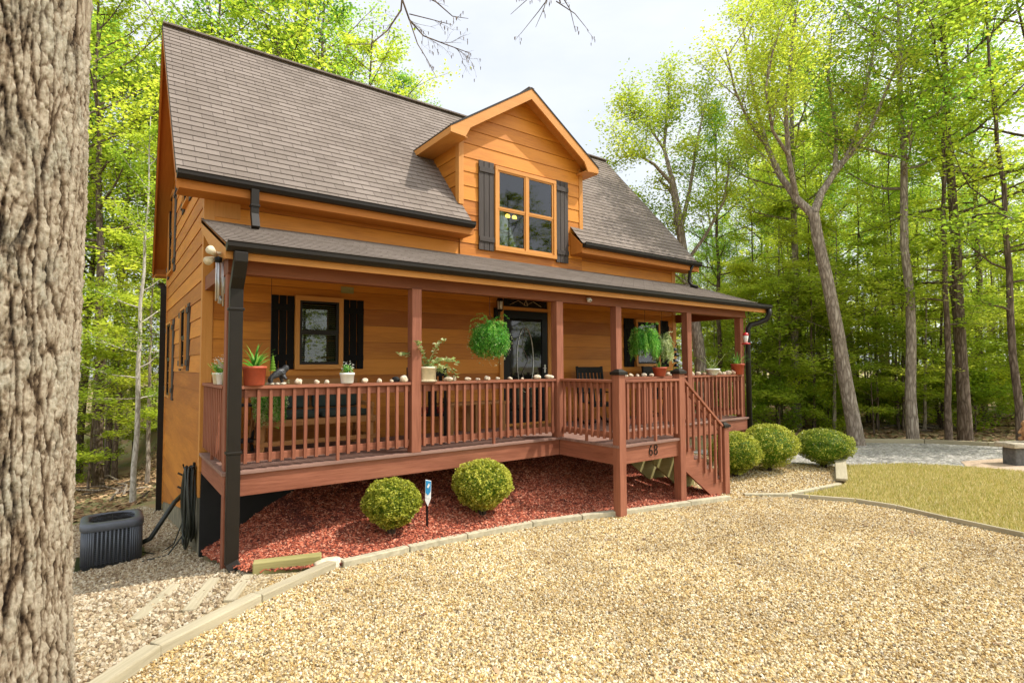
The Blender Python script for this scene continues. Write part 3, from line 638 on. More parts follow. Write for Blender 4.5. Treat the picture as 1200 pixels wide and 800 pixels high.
for i in range(30):
    u=random.uniform(-260,215); d=random.uniform(17,42); S.append((random.choice(['maple','tulip','gum','slim','slim']),u,d,random.uniform(.95,1.3)))
for i in range(22):
    u=random.uniform(200,455); d=random.uniform(21,36); S.append((random.choice(['maple','gum','maple']),u,d,random.uniform(1.0,1.18)))
for i in range(18): S.append((random.choice(['sapling','dogwood']),random.uniform(-150,200),random.uniform(15,30),random.uniform(.7,1.1)))
for i in range(5): S.append(('shrub',random.uniform(-50,190),random.uniform(15.5,26),random.uniform(.6,1)))
forest(S,grp('left of the house'),lab_l)

S=[]
for i in range(48):
    a=random.uniform(R(92),R(240)); d=random.uniform(24,34); x,y=-1+d*math.sin(a-R(0)),-6+d*math.cos(a)
    if y>-9: continue
    k=random.choice(['maple','tulip','gum','slim']); tree(k,{'maple':'maple_tree','tulip':'tulip_tree','gum':'gum_tree','slim':'slim_tree'}[k],(x,y,H(x,y)-.03),random.uniform(.8,1.05),random.random()*6,'tree in the woods across the yard, behind the viewer','tree','trees behind the viewer')
# far belt of woods, one mass
def belt():
    cen=[];var=[]
    for u0,u1,top,n in ((-420,470,17,26000),(470,720,6.5,4000),(700,860,10,6000),(860,1700,17,30000)):
        u=rng.uniform(u0,u1,n); d=rng.uniform(44,62,n); z=rng.uniform(0,1,n)**.9*top*(1+.12*np.sin(u*.05)+.08*np.sin(u*.21))
        lat=(u-600)/F*d
        x=CAM[0]+d*math.sin(yaw)+lat*math.cos(yaw); y=CAM[1]+d*math.cos(yaw)-lat*math.sin(yaw)
        cl=np.sin(x*.9)*np.sin(y*.8)*np.sin(z*.9+x*.3)
        keep=rng.random(n)<(.62+.5*cl); cen.append(np.stack([x,y,z-2],1)[keep]); var.append((.45+.3*cl+rng.normal(0,.12,n))[keep])
    n=22000; a=rng.uniform(R(84),R(292),n); d=rng.uniform(38,50,n); z=rng.uniform(0,1,n)**.9*14*(1+.15*np.sin(a*23)+.1*np.sin(a*61))
    cen.append(np.stack([-1+d*np.sin(a),-6+d*np.cos(a),z-1.5],1)); var.append(.4+rng.normal(0,.14,n))
    cen=np.concatenate(cen);var=np.concatenate(var); me=leaf_mesh('far_woods',cen,rng.uniform(.28,.55,len(cen)),1.3,var+.12,M['leaf_y'])
    me.materials.append(M['bark_d'])
    o=bpy.data.objects.new('far_woods',me); C.objects.link(o); tag(o,'distant mass of spring green woods closing the view','woods',kind='stuff')
belt()
wb=MB()
for i in range(110):
    u=random.choice([random.uniform(-350,300),random.uniform(800,1500)]); d=random.uniform(38,60); p=W(u,d,-2.5); hh=random.uniform(12,18)
    wb.tube([p,(p[0]+random.gauss(0,.3),p[1]+random.gauss(0,.3),p[2]+hh*.5),(p[0]+random.gauss(0,.6),p[1]+random.gauss(0,.6),p[2]+hh)],[.2,.14,.05],6,.5,False)
tag(wb.build('far_trunks',M['bark_d'],None,True),'far tree stems in the distant woods','woods',kind='stuff')

# --- the big trunk in the foreground -------------------------------------------------
bp=W(-42,2.75); BZ=H(bp[0],bp[1])
big=thing('foreground_tree','massive rough barked trunk filling the left edge of the picture, nearest to the viewer','tree',(bp[0],bp[1],BZ-.1))
me=bpy.data.meshes.new('trunk'); bm=bmesh.new(); hh=8.2
import mathutils.noise as mn
a0=math.atan2(CAM[1]-bp[1],CAM[0]-bp[0])
angs=[a0-R(95)+R(190)*i/340 for i in range(341)]+[a0+R(95)+R(170)*i/36 for i in range(1,36)]
zs=[.02*0+.5*i/12 for i in range(12)]+[.5+i*.0085 for i in range(430)]; 
while zs[-1]<hh: zs.append(zs[-1]+.06)
nr,nh=len(angs),len(zs)-1
rows=[];CR=[]
for z in zs:
    base=.425+.15*math.exp(-z*2.0)+.004*z; row=[]
    for a in angs:
        x=math.cos(a);y=math.sin(a)
        rr=base*(1+.05*mn.noise(Vector((x*1.3,y*1.3,z*.5))))
        wx=mn.noise(Vector((x*6,y*6,z*3.0))); wy=mn.noise(Vector((x*6+7,y*6,z*3.0)))
        P3=lambda k,kz,o: Vector((x*k+wx*.5+o,y*k+wy*.5,z*kz))
        n1=mn.noise(P3(8.5,2.1,0)); n2=mn.noise(P3(13,3.6,31)); n3=mn.noise(P3(7,8.5,57))
        f1=min(1,abs(n1)*6.5); f2=min(1,.25+abs(n2)*6.0); f3=min(1,.40+abs(n3)*5.5)
        edge=f1*f2*f3; fr=mn.fractal(P3(34,21,3),.55,2.3,5); lay=mn.noise(P3(17,9,11))
        plate=.017*edge**.5+.011*fr+.007*lay*edge+.004*mn.noise(P3(70,48,5))
        row.append(bm.verts.new((x*(rr+plate),y*(rr+plate),z))); CR.append(max(0,min(1,edge**.6+.35*fr+.25*lay)))
    rows.append(row)
for j in range(nh):
    for i in range(nr): bm.faces.new((rows[j][i],rows[j][(i+1)%nr],rows[j+1][(i+1)%nr],rows[j+1][i]))
bm.to_mesh(me); bm.free(); me.materials.append(M['bark_big']); me.polygons.foreach_set('use_smooth',[True]*len(me.polygons))
at=me.attributes.new('crack','FLOAT','POINT'); at.data.foreach_set('value',CR)
o=bpy.data.objects.new('trunk',me); C.objects.link(o); o.parent=big
# bare limbs high above the yard whose twig ends hang into the top of the picture
def dirW(u,v,d): return np.array(W(u,d,Wz(v,d)))
wb=MB(); top=np.array((bp[0],bp[1],BZ+7.6))
def twig(a,d,L,r,lvl):
    pts=curve_pts(a,d,L,5,jit=.18); wb.tube(pts,[r*(1-.7*i/5) for i in range(6)],4,.5,False)
    if lvl<3:
        for k in range(3 if lvl==0 else 2):
            i=random.randint(1,4); dd=np.array(pts[i+1]-pts[i]); dd/=np.linalg.norm(dd); dd=dd+rng.normal(0,.55,3); twig(pts[i],dd,L*.55,r*.55,lvl+1)
    else:
        wb.tube([pts[-1],pts[-1]+np.array((0,0,-.03))],[.0045,.002],4,.5,True)
def limbto(pxs,rs,d0,kids,L0=.5):
    P=[dirW(u,v,d0+dd) for u,v,dd in pxs]; wb.tube(P,rs,6,.5,False)
    for k in range(kids):
        i=random.randint(max(0,len(P)-4),len(P)-2); t=random.random(); a=P[i]+(P[i+1]-P[i])*t; dd=(P[i+1]-P[i]); dd/=np.linalg.norm(dd); dd=dd+rng.normal(0,.5,3); dd[2]-=.35; twig(a,dd,L0*random.uniform(.5,1.1),rs[-2]*.6,1)
wb.tube([top,top+np.array((.9,.6,.9)),dirW(250,-160,4.4),dirW(380,-60,4.6)],[.20,.13,.07,.032],8,.5,False)
limbto([(380,-60,0),(470,-30,.1),(468,0,.2),(452,25,.2),(432,42,.1),(405,42,0)],[.030,.016,.009,.007,.005,.003],4.6,5,.34)
limbto([(380,-60,0),(460,-40,.2),(478,12,.3),(495,32,.3),(520,42,.4),(552,54,.5)],[.026,.012,.008,.006,.005,.003],4.6,9,.34)
limbto([(478,12,.3),(488,42,.2),(500,62,.1),(511,84,0)],[.006,.005,.004,.002],4.6,2,.15)
limbto([(478,5,.3),(505,12,.3),(530,19,.3)],[.005,.004,.002],4.6,2,.2)
limbto([(470,-30,.1),(510,-10,.1),(530,8,.1),(549,11,.1)],[.008,.006,.004,.002],4.6,2,.2)
limbto([(380,-60,0),(560,-90,.4),(650,-50,.6),(660,-8,.6)],[.028,.02,.012,.007],4.6,1,.2)
for a,b in (((650,-20),(612,30)),((655,-10),(694,27)),((640,-30),(600,6)),((660,-20),(678,28)),((645,-20),(630,22))):
    limbto([(a[0],a[1],.6),((a[0]+b[0])/2+3,(a[1]+b[1])/2-3,.6),(b[0],b[1],.6)],[.006,.004,.002],4.6,2,.12)
wb.build('branches',M['bark_d'],big,True)
cen=[]; 
# its crown, out of the picture above: sparse opening leaves
for k in range(26):
    a=random.uniform(0,6.28); rr=random.uniform(.5,3.2); c=np.array((bp[0]-2.6+rr*math.cos(a),bp[1]-1.5+rr*math.sin(a),BZ+random.uniform(9,13))); cen.append(c+rng.normal(0,.5,(60,3)))
cen=np.concatenate(cen); lm_=leaf_mesh('crown',cen-np.array((bp[0],bp[1],BZ-.1)),rng.uniform(.06,.1,len(cen)),.7,rng.uniform(.2,.8,len(cen)),M['leaf_y'])
o=bpy.data.objects.new('crown',lm_); C.objects.link(o); o.parent=big

# ------------------------------------------------------------------ the house
D=1.777; WH=10.134; HB=7.37                                   # front wall, right wall, rear wall
EY,EZ=1.38,3.62; RY,RZ=4.476,7.12; SL=(RZ-EZ)/(RY-EY); AN=math.atan(SL)
XL,XR=-.39,10.60
house=thing('house','two storey orange wood house with a full width front porch and steep shingle roof','house',(0,D,-1))
F_=Tfront(D); Lw=Tleft(0)
# walls
w=MB()
w.laps([(.0,.0),(WH,.0),(WH,3.75),(0,3.75)],.262,F_,gap=1,v0=-.05)
w.box(0,WH,D+.001,D+.12,-.25,3.7)
w.build('front_wall',M['siding'],house)
zt=lambda y: EZ-.12+(y-EY)*SL if y<RY else EZ-.12+(2*RY-y-EY)*SL
w=MB()
poly=[(D,-.5),(2.9,-1.0),(HB,-1.72),(HB,zt(HB)),(RY,zt(RY)),(D,zt(D))]
w.laps(poly,.255,lambda u,v,ww:(-ww,u,v),gap=1,v0=-1.75)
w.build('gable_wall',M['siding'],house)
w=MB(); w.laps([(D,-.5),(HB,-.5),(HB,zt(HB)),(RY,zt(RY)),(D,zt(D))],.255,Tright(WH),gap=1,v0=-.55); w.box(0,WH,HB,HB+.1,-2.2,3.7); w.box(WH-.1,WH-.005,D+.1,HB,-1.4,3.6); w.build('rear_wall',M['siding'],house)
w=MB()
for x0,x1,y0,y1,z0,z1 in ((-.03,.10,D-.03,D-.002,-.25,3.62),(-.030,-.002,D-.0015,D+.09,-.6,3.70),(WH-.10,WH+.03,D-.03,D-.002,-.25,3.62),(WH+.002,WH+.03,D-.0015,D+.1,-.5,3.7),(-.03,-.002,HB-.1,HB+.12,-1.75,3.3)):
    w.box(x0,x1,y0,y1,z0,z1)
w.box(.10,.42,D-.024,D-.002,3.2,3.62)
w.build('corner_board',M['trim'],house,bevel=.003)
# foundation
w=MB(); w.prism([(D+.05,-2.6),(HB+.05,-2.6),(HB+.05,-1.70),(2.9,-.98),(D+.05,-.48)],-.0,.012,lambda u,v,ww:(-.012-ww+.02,u,v)); w.build('foundation',M['concrete'],house)
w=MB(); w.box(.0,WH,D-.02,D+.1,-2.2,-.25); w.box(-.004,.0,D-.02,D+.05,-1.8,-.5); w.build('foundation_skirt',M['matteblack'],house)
# roof (lapped shingle courses on the real slopes)
def roofT(y0,z0,an,sgn=1):   # u along x, v up the slope, w outward
    return lambda u,v,ww:(u, y0+sgn*v*math.cos(an)-sgn*ww*math.sin(an), z0+v*math.sin(an)+ww*math.cos(an))
RT=roofT(EY,EZ,AN); LS=math.hypot(RY-EY,RZ-EZ); v1=(D-EY)/math.cos(AN)
w=MB()
for poly in ([(XL,0),(4.0,0),(4.0,LS),(XL,LS)],[(4.0,0),(4.05,0),(4.05,v1),(4.0,v1)],[(4.0,v1+.15),(7.0,v1+.15),(7.0,LS),(4.0,LS)],[(6.68,0),(7.0,0),(7.0,v1),(6.68,v1)],[(7.0,0),(XR,0),(XR,LS),(7.0,LS)]):
    w.laps(poly,.14,RT,d0=.004,d1=.014,v0=0)
RB=roofT(2*RY-EY+.25,EZ-.25*SL,AN,-1); LB=(RZ-(EZ-.25*SL))/math.sin(AN)
b0=len(w.v); w.laps([(XL,0),(XR,0),(XR,LB),(XL,LB)],.14,RB,d0=.004,d1=.014,v0=0)
for i in range(b0,len(w.v)):
    if w.v[i].x<XL+.001: w.v[i].x=XL+.12*(w.v[i].y-RY)/3.3
w.bar((XL,RY,RZ+.0),(XR,RY,RZ+.0),.22,.03)
w.build('roof',M['shingle'],house)
w=MB()   # roof boards: rake boards, soffits, eave fascia
def slab(x0,x1,y0,z0,y1,z1,t,xb0=None,xb1=None):
    xb0=x0 if xb0 is None else xb0; xb1=x1 if xb1 is None else xb1
    w.hexa([(x0,y0,z0-t),(x1,y0,z0-t),(xb0,y1,z1-t),(xb1,y1,z1-t),(x0,y0,z0),(x1,y0,z0),(xb0,y1,z1),(xb1,y1,z1)])
o_=.006
slab(XL+.03,.0,EY+.02,EZ-o_,RY,RZ-o_-.01,.05); slab(XL+.03,0,RY,RZ-o_-.01,2*RY-EY+.25,EZ-.25*SL-o_,.05,XL+.15,0)
slab(WH,XR-.03,EY+.02,EZ-o_,RY,RZ-o_-.01,.05); slab(WH,XR-.03,RY,RZ-o_-.01,2*RY-EY,EZ-o_,.05)
slab(XL,XL+.03,EY+.0,EZ-o_,RY,RZ-o_,.21); slab(XL,XL+.03,RY,RZ-o_,2*RY-EY+.25,EZ-.25*SL-o_,.21,XL+.12,XL+.15)
slab(XR-.03,XR,EY+.0,EZ-o_,RY,RZ-o_,.21); slab(XR-.03,XR,RY,RZ-o_,2*RY-EY,EZ-o_,.21)
for a,b in ((XL+.03,4.05),(6.68,XR-.03)):
    w.box(a,b,EY,EY+.03,EZ-.20,EZ-.012); w.box(a,b,EY+.03,D-.025,EZ-.20,EZ-.185)
w.prism([(EY+.005,EZ-.19),(D,EZ-.19),(D,EZ+.33),(EY+.005,EZ-.02)],0,.02,lambda u,v,ww:(6.66+ww,u,v))
w.prism([(EY+.005,EZ-.19),(D,EZ-.19),(D,EZ+.33),(EY+.005,EZ-.02)],0,.02,lambda u,v,ww:(4.05+ww,u,v))
yb=2*RY-EY+.25; w.box(XL+.12,WH,yb-.03,yb,EZ-.25*SL-.22,EZ-.25*SL-.01); w.box(XL+.15,0,HB,yb-.03,EZ-.25*SL-.22,EZ-.25*SL-.20)
w.build('roof_trim',M['soffit'],house)
w=MB()   # dark drip edge on the rakes
for xa,xb in ((XL-.008,XL-.001),):
    slab(xa,xb,EY,EZ+.012,RY,RZ+.012,.035); slab(xa,xb,RY,RZ+.012,yb,EZ-.25*SL+.012,.035,xa+.12,xb+.12)
slab(XR+.001,XR+.008,EY,EZ+.012,RY,RZ+.012,.035)
w.build('drip_edge',M['gutter'],house)
def gutter(x0,x1,y,z,parent=house,lab=None):
    g=MB(); T=lambda u,v,ww:(ww,y-u,z+v)
    g.prism([(0,0),(.0,-.10),(.07,-.10),(.105,-.055),(.105,-.012),(.115,0),(.095,0),(.09,-.012),(.02,-.012)][::-1],x0,x1,T)
    o=g.build('gutter',M['gutter'],parent); 
    return o
gutter(XL,4.05,EY,EZ+.012); gutter(6.68,XR,EY,EZ+.012)
# dormer
DY=D-.35; AX=5.42; AZ=6.47; EZD=5.285; HX=1.79
w=MB()
c_=5.495
w.laps([(4.0,3.0),(7.0,3.0),(7.0,5.38),(c_,6.36),(4.0,5.38)],.262,Tfront(D-.024),gap=1,v0=3.095)
w.build('dormer_wall',M['siding'],house)
w=MB(); w.laps([(D-.02,3.9),(3.6,6.2),(3.6,5.3),(D-.02,5.3)] if False else [(D-.02,3.6),(3.2,5.35),(D-.02,5.35)],.262,Tleft(4.0),gap=1,v0=3.095)
w.laps([(D-.02,3.6),(3.2,5.35),(D-.02,5.35)],.262,Tright(7.0),gap=1,v0=3.095); w.build('dormer_cheek',M['siding'],house)
w=MB(); w.box(3.97,4.07,D-.055,D-.026,4.05,5.3); w.box(3.972,3.998,D-.0255,D+.07,4.05,5.3); w.box(6.93,7.03,D-.055,D-.026,3.9,5.3); w.box(7.002,7.028,D-.0255,D+.07,4.0,5.3); w.build('dormer_corner_board',M['trim'],house)
AD=math.atan2(AZ-EZD,HX); LD=math.hypot(HX,AZ-EZD); YB=4.3
def dT(s): return lambda u,v,ww:(AX+s*(HX-v*math.cos(AD)+ww*math.sin(AD)), u, EZD+v*math.sin(AD)+ww*math.cos(AD))
w=MB()
ymeet=lambda z:EY+(z-EZ)/SL+.02
for s in (-1,1):
    ye=ymeet(EZD); yt=min(RY+.6,ymeet(AZ)+.05)
    pts=[(DY,0),(ye,0),(yt,LD),(DY,LD)]
    if s==1: pts=[(DY,0),(ye,0),(yt,LD),(DY,LD)]
    w.laps(pts,.14,dT(s),d0=.004,d1=.014,v0=0)
w.bar((AX,DY,AZ+.006),(AX,ymeet(AZ),AZ+.006),.13,.022)
w.build('dormer_roof',M['shingle'],house)
w=MB()
for s in (-1,1):
    T=lambda u,v,ww,s=s:(AX+s*u,DY+ww,v)
    sl=(AZ-EZD)/HX
    # front rake board with its blunt birdbox end
    w.prism([(0,AZ-.012),(0,AZ-.21),(HX-.40,EZD+.40*sl-.21),(HX-.30,EZD-.13),(HX,EZD-.11),(HX,EZD-.012)],0,.03,T)
    # soffit under the rake and eave
    P=lambda x,y,z:(AX+s*x,y,z)
    def quadslab(a,b,c,d,t):
        w.hexa([tuple(Vector(q)-Vector((0,0,t))) for q in (a,b,d,c)]+[a,b,d,c])
    ye=ymeet(EZD)-.02
    quadslab(P(0,DY+.03,AZ-.02),P(HX-.02,DY+.03,EZD-.0),P(HX-.02,ye,EZD-.0),P(0,ymeet(AZ)-.1,AZ-.02),.05)
    w.box(min(AX+s*(HX-.03),AX+s*HX),max(AX+s*(HX-.03),AX+s*HX),DY+.03,ye,EZD-.13,EZD-.015)
    a,b=sorted((AX+s*(HX-.03),AX+s*1.43)); w.box(a,b,DY+.03,ye,EZD-.13,EZD-.115)
w.build('dormer_trim',M['trim'],house)
w=MB()
for s in (-1,1):
    sl=(AZ-EZD)/HX
    w.prism([(0,AZ+.02),(0,AZ-.012),(HX+.012,EZD-.018),(HX+.012,EZD+.014)],-.012,-.002,lambda u,v,ww,s=s:(AX+s*u,DY+ww,v))
w.build('dormer_drip_edge',M['gutter'],house)

# windows
def window(T_,x0,x1,z0,z1,fm,pm='glass',panes=((0,0,1,1),),fw_=.07,sash=.04,sill=True,meet=True,blind=False,lab=None,side=None,lamp=False):
    T=lambda u,v,ww:T_(u,v,ww+.040)
    w=MB()
    w.box(x0-fw_,x1+fw_,z1,z1+fw_*1.1,-.02,.045,T); w.box(x0-fw_,x1+fw_,z0-fw_*1.1,z0,-.02,.05,T)
    w.box(x0-fw_,x0,z0,z1,-.02,.043,T); w.box(x1,x1+fw_,z0,z1,-.02,.043,T)
    fr=w.build('window',M[fm],house,bevel=.002)
    if lab: tag(fr,lab)
    s=MB(); n=len(panes); wd=(x1-x0)/n; zm=(z0+z1)/2
    g=MB(); rb=MB(); bl=MB()
    for k in range(n):
        a=x0+k*wd+(.02 if k else 0); b=x0+(k+1)*wd-(.02 if k<n-1 else 0)
        if k: s.box(x0+k*wd-.035,x0+k*wd+.035,z0,z1,.0,.04,T)
        for (c,d,ww) in ((z0,zm,.0),(zm,z1,.008)):
            s.box(a,a+sash,c,d,ww-.012,ww+.018,T); s.box(b-sash,b,c,d,ww-.012,ww+.018,T); s.box(a+sash,b-sash,c,c+sash,ww-.012,ww+.0185,T); s.box(a+sash,b-sash,d-sash*.7,d,ww-.012,ww+.0185,T)
            g.box(a+sash,b-sash,c+sash,d-sash*.7,ww-.001,ww+.003,T)
        if blind:
            zz=z0+.05
            while zz<(z1-.05 if blind=='full' else zm+.05): bl.box(a+.03,b-.03,zz,zz+.013,-.018,-.011,T); zz+=.032
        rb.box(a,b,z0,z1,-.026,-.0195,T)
    s.build('sash',M[side or fm],fr)
    rb.build('dark_interior',M['room'],fr)
    g.build('pane',M['clear'],fr)
    if blind: bl.build('blind',M['blind'],fr)
    if lamp:
        q=MB(); 
        for dx in (-.09,.07): q.lathe([(.0,-.035),(.055,-.03),(.065,.0),(.045,.035),(.0,.05)],T(x0+.34+dx,zm-.10,-.004),12,sy=.1)
        q.build('lit_lamp',M['bulb'],fr,True)
    return fr
def shutter(T,x0,x1,z0,z1,m='shutterdark',slats=3,parent=house):
    w=MB(); wd=(x1-x0); g=.012; sw=(wd-g*(slats-1))/slats
    for k in range(slats): w.box(x0+k*(sw+g),x0+k*(sw+g)+sw,z0,z1,.012,.034,T)
    for zc in (z0+.16*(z1-z0),z1-.16*(z1-z0)) if m!='shutter' else (z0+.12*(z1-z0),z1-.10*(z1-z0)): w.box(x0+.004,x1-.004,zc-.045,zc+.045,.034,.054,T)
    return w.build('shutter',M[m],parent,bevel=.002)
window(F_,1.235,1.82,1.17,2.12,'trim',side='gutter',blind='full',fw_=.065)
shutter(F_,.85,1.185-.02,1.10,2.18); shutter(F_,1.89,2.225,1.10,2.18)
window(F_,8.70,9.44,1.17,2.13,'trim',side='gutter',fw_=.055)
shutter(F_,8.29,8.62,1.10,2.20); shutter(F_,9.52,9.86,1.10,2.20)
DF=Tfront(D-.024+.02)
window(lambda u,v,ww:(u,D-.022-ww,v),4.80,6.18,3.36,4.82,'trim',panes=(0,1),fw_=.065,blind=True,lamp=True)
w=MB()
DT=lambda u,v,ww:(u,D-.046-ww,v)
shutter(DT,4.385,4.72,3.27,4.93,'shutter'); shutter(DT,6.265,6.585,3.24,4.93,'shutter')
# left gable windows with shutters
for (a,b,z0,z1) in ((3.5,4.15,1.15,2.08),(5.9,6.75,.58,2.0),(6.0,6.85,3.08,4.62),(3.62,4.2,3.9,4.75)):
    window(lambda u,v,ww:(-ww+.022,u,v),a,b,z0,z1,'trim',fw_=.035,side='gutter')
    shutter(Lw,a-.36,a-.07,z0-.07,z1+.06,'shutter',3); shutter(Lw,b+.07,b+.36,z0-.07,z1+.06,'shutter',3)
# front door
FD=Tfront(D-.028)
w=MB(); w.box(4.86,4.94,0.0,2.52,-.002,.035,FD); w.box(6.03,6.12,0,2.52,-.002,.035,FD); w.box(4.94,6.03,2.46,2.52,-.002,.035,FD); w.box(4.94,6.03,2.20,2.26,-.002,.034,FD); w.box(4.94,6.03,0,.05,-.002,.04,FD)
dfm=w.build('door_frame',M['trim'],house)
w=MB(); w.box(4.945,5.09,.05,2.19,-.01,.026,FD); w.box(5.885,6.025,.05,2.19,-.01,.026,FD); w.box(5.09,5.885,2.05,2.19,-.01,.026,FD); w.box(5.09,5.885,.05,.28,-.01,.026,FD)
dr=w.build('door',M['black'],house,bevel=.003); tag(dr,'black storm door with a tall glass panel')
w=MB(); w.box(5.09,5.885,.28,2.05,-.008,.004,FD); w.build('door_glass',M['glass'],dr)
w=MB(); T=FD
ov=[(5.47+.2*math.cos(a*math.pi/16),1.25+.62*math.sin(a*math.pi/16),.012) for a in range(33)]
w.tube([T(*p) for p in ov],.008,6); w.tube([T(5.47,.70,.012),T(5.40,1.0,.012),T(5.54,1.25,.012),T(5.40,1.5,.012),T(5.47,1.85,.012)],.004,5)
w.build('leaded_oval',M['metal'],dr)
w=MB(); w.box(5.93,5.965,1.0,1.16,.026,.034,FD); w.tube([T(5.95,1.09,.034),T(5.95,1.09,.07),T(5.86,1.09,.075)],.009,8); w.build('door_handle',M['metal'],dr)
w=MB(); w.box(4.945,6.025,2.265,2.455,-.012,.012,FD); tr_=w.build('transom',M['black'],house)
w=MB(); w.box(5.02,5.95,2.295,2.43,.012,.016,FD); w.build('transom_glass',M['glass'],tr_)
w=MB(); w.tube([T(5.1,2.30,.02),T(5.3,2.39,.02),T(5.485,2.30,.02),T(5.67,2.39,.02),T(5.87,2.30,.02)],.005,6); w.tube([T(5.44,2.30,.02),T(5.485,2.42,.02),T(5.53,2.30,.02)],.008,6); w.build('transom_leading',M['amber'],tr_)
# porch roof
PY,PZ=-.21,2.455; PT=3.145; PA=math.atan2(PT-PZ,D-PY); PL=math.hypot(PT-PZ,D-PY); P0,P1=-.06,10.85
w=MB(); w.laps([(P0,0),(P1,0),(P1,PL),(P0,PL)],.14,roofT(PY,PZ,PA),d0=.004,d1=.014,v0=0); w.build('porch_roof',M['shingle'],house)
w=MB()
w.hexa([(P0,PY+.01,PZ-.05),(P1,PY+.01,PZ-.05),(P0,D-.03,PT-.06),(P1,D-.03,PT-.06),(P0,PY+.01,PZ-.006),(P1,PY+.01,PZ-.006),(P0,D-.03,PT-.016),(P1,D-.03,PT-.016)])
for x in [i*.61+.3 for i in range(17)]: w.bar((x,PY+.05,PZ-.10),(x,D-.05,PT-.12),.04,.12)
w.build('porch_ceiling',M['soffit'],house)
w=MB(); w.box(P0,P1,PY+.002,PY+.03,PZ-.165,PZ-.008)
for xx in (P0,P1-.03):
    w.prism([(PY+.032,PZ-.155),(D-.03,PT-.46),(D-.03,PT-.017),(PY+.032,PZ-.008)] if xx==P1-.03 else [(PY+.032,PZ-.155),(.32,PZ-.11),(D-.03,PT-.16),(D-.03,PT-.017),(PY+.032,PZ-.008)],0,.03,lambda u,v,ww,xx=xx:(xx+ww,u,v))
w.build('porch_fascia',M['trim'],house)
gutter(P0,P1,PY,PZ+.012)
w=MB(); w.box(.0,10.28,.0,.14,2.17,2.36); w.box(.0,.13,.145,D-.03,2.17,2.36); w.box(10.14,10.28,.145,D+.3,2.17,2.36); w.build('porch_beam',M['beam'],house,bevel=.004)
# deck
w=MB(); y=.0; k=0
def deckboards(x0,x1,y0,y1):
    y=y0
    while y<y1-.01:
        w.box(x0,x1,y,min(y+.136,y1),-.036,0); y+=.142
deckboards(-.03,10.30,-.03,D-.03); deckboards(4.79,6.32,-1.273,-.036)
w.build('deck_floor',M['deckgrey'],house,bevel=.003)
w=MB(); 
w.box(-.03+.03,4.80,.0-.0,.04,-.275,-.037); w.box(.0,.038,.041,D-.03,-.275,-.0375); w.box(6.31,10.27,.0,.04,-.275,-.037); w.box(10.232,10.27,.041,D-.03,-.275,-.0375)
w.box(4.802,4.84,-1.2,-.001,-.275,-.0375); w.box(4.802,6.30,-1.243,-1.203,-.275,-.037); w.box(6.262,6.30,-1.2,-.001,-.275,-.0375)
for x in (1.0,2.0,3.0,4.0,7.5,8.5,9.4): w.box(x,x+.04,.05,D-.03,-.26,-.04)
for y in (-.9,-.5): w.box(4.85,6.25,y,y+.04,-.26,-.04)
w.build('deck_fascia',M['deck'],house,bevel=.003)
# screw knots and house number
t=bpy.data.curves.new('house_number','FONT'); t.body='68'; t.size=.235; t.extrude=.003; t.offset=-.0035; t.space_character=1.12; t.align_x='CENTER'
to=bpy.data.objects.new('tmp',t); C.objects.link(to); bpy.context.view_layer.update()
me=bpy.data.meshes.new_from_object(to.evaluated_get(bpy.context.evaluated_depsgraph_get())); bpy.data.objects.remove(to)
me.transform(Matrix.Translation(Vector((5.565,-1.252,-.207))-Vector(house.location)) @ Matrix.Rotation(R(90),4,'X') @ Matrix.Scale(.86,4,(1,0,0)))
me.materials.clear(); me.materials.append(M['black']); o=bpy.data.objects.new('house_number',me); C.objects.link(o); o.parent=house; tag(o,'black raised number 68')
# posts
def post(x,y,z0,z1,s=.14,nm='porch_post',m='deck'):
    w=MB(); w.box(x,x+s,y,y+s,z0,z1); return w.build(nm,M[m],house,bevel=.006)
for x in (.0,2.20,4.735,6.11,8.14,10.13): post(x,.042 if x in (0,10.13) else -.032,.001 if x not in (2.2,) else -.0,2.169)
post(.0,.042,H(0,.1)-.3,-.276,nm='deck_post'); post(10.13,.042,H(10,0)-.2,-.276,nm='deck_post'); post(3.25,.045,HM(3.2,.1)-.2,-.276,.1,'deck_post'); post(7.2,.045,-1.2,-.276,.12,'deck_post')
def capped(x,y,z0,z1,s=.135):
    p=post(x,y,z0,z1,s,'newel_post'); c=x+s/2; d=y+s/2; w=MB()
    w.box(c-s*.68,c+s*.68,d-s*.68,d+s*.68,z1+.001,z1+.045); w.hexa([(c-s*.6,d-s*.6,z1+.046),(c+s*.6,d-s*.6,z1+.046),(c-s*.6,d+s*.6,z1+.046),(c+s*.6,d+s*.6,z1+.046),(c-s*.25,d-s*.25,z1+.085),(c+s*.25,d-s*.25,z1+.085),(c-s*.25,d+s*.25,z1+.085),(c+s*.25,d+s*.25,z1+.085)])
    tag(w.build('post_cap',M['gutter'],p,bevel=.004)); return p
capped(4.80,-1.285,H(4.8,-1.2)-.1,1.00); capped(6.175,-1.285,H(6.2,-1.2)-.1,1.00); capped(7.37,-1.285,H(7.4,-1.3)-.05,.08)
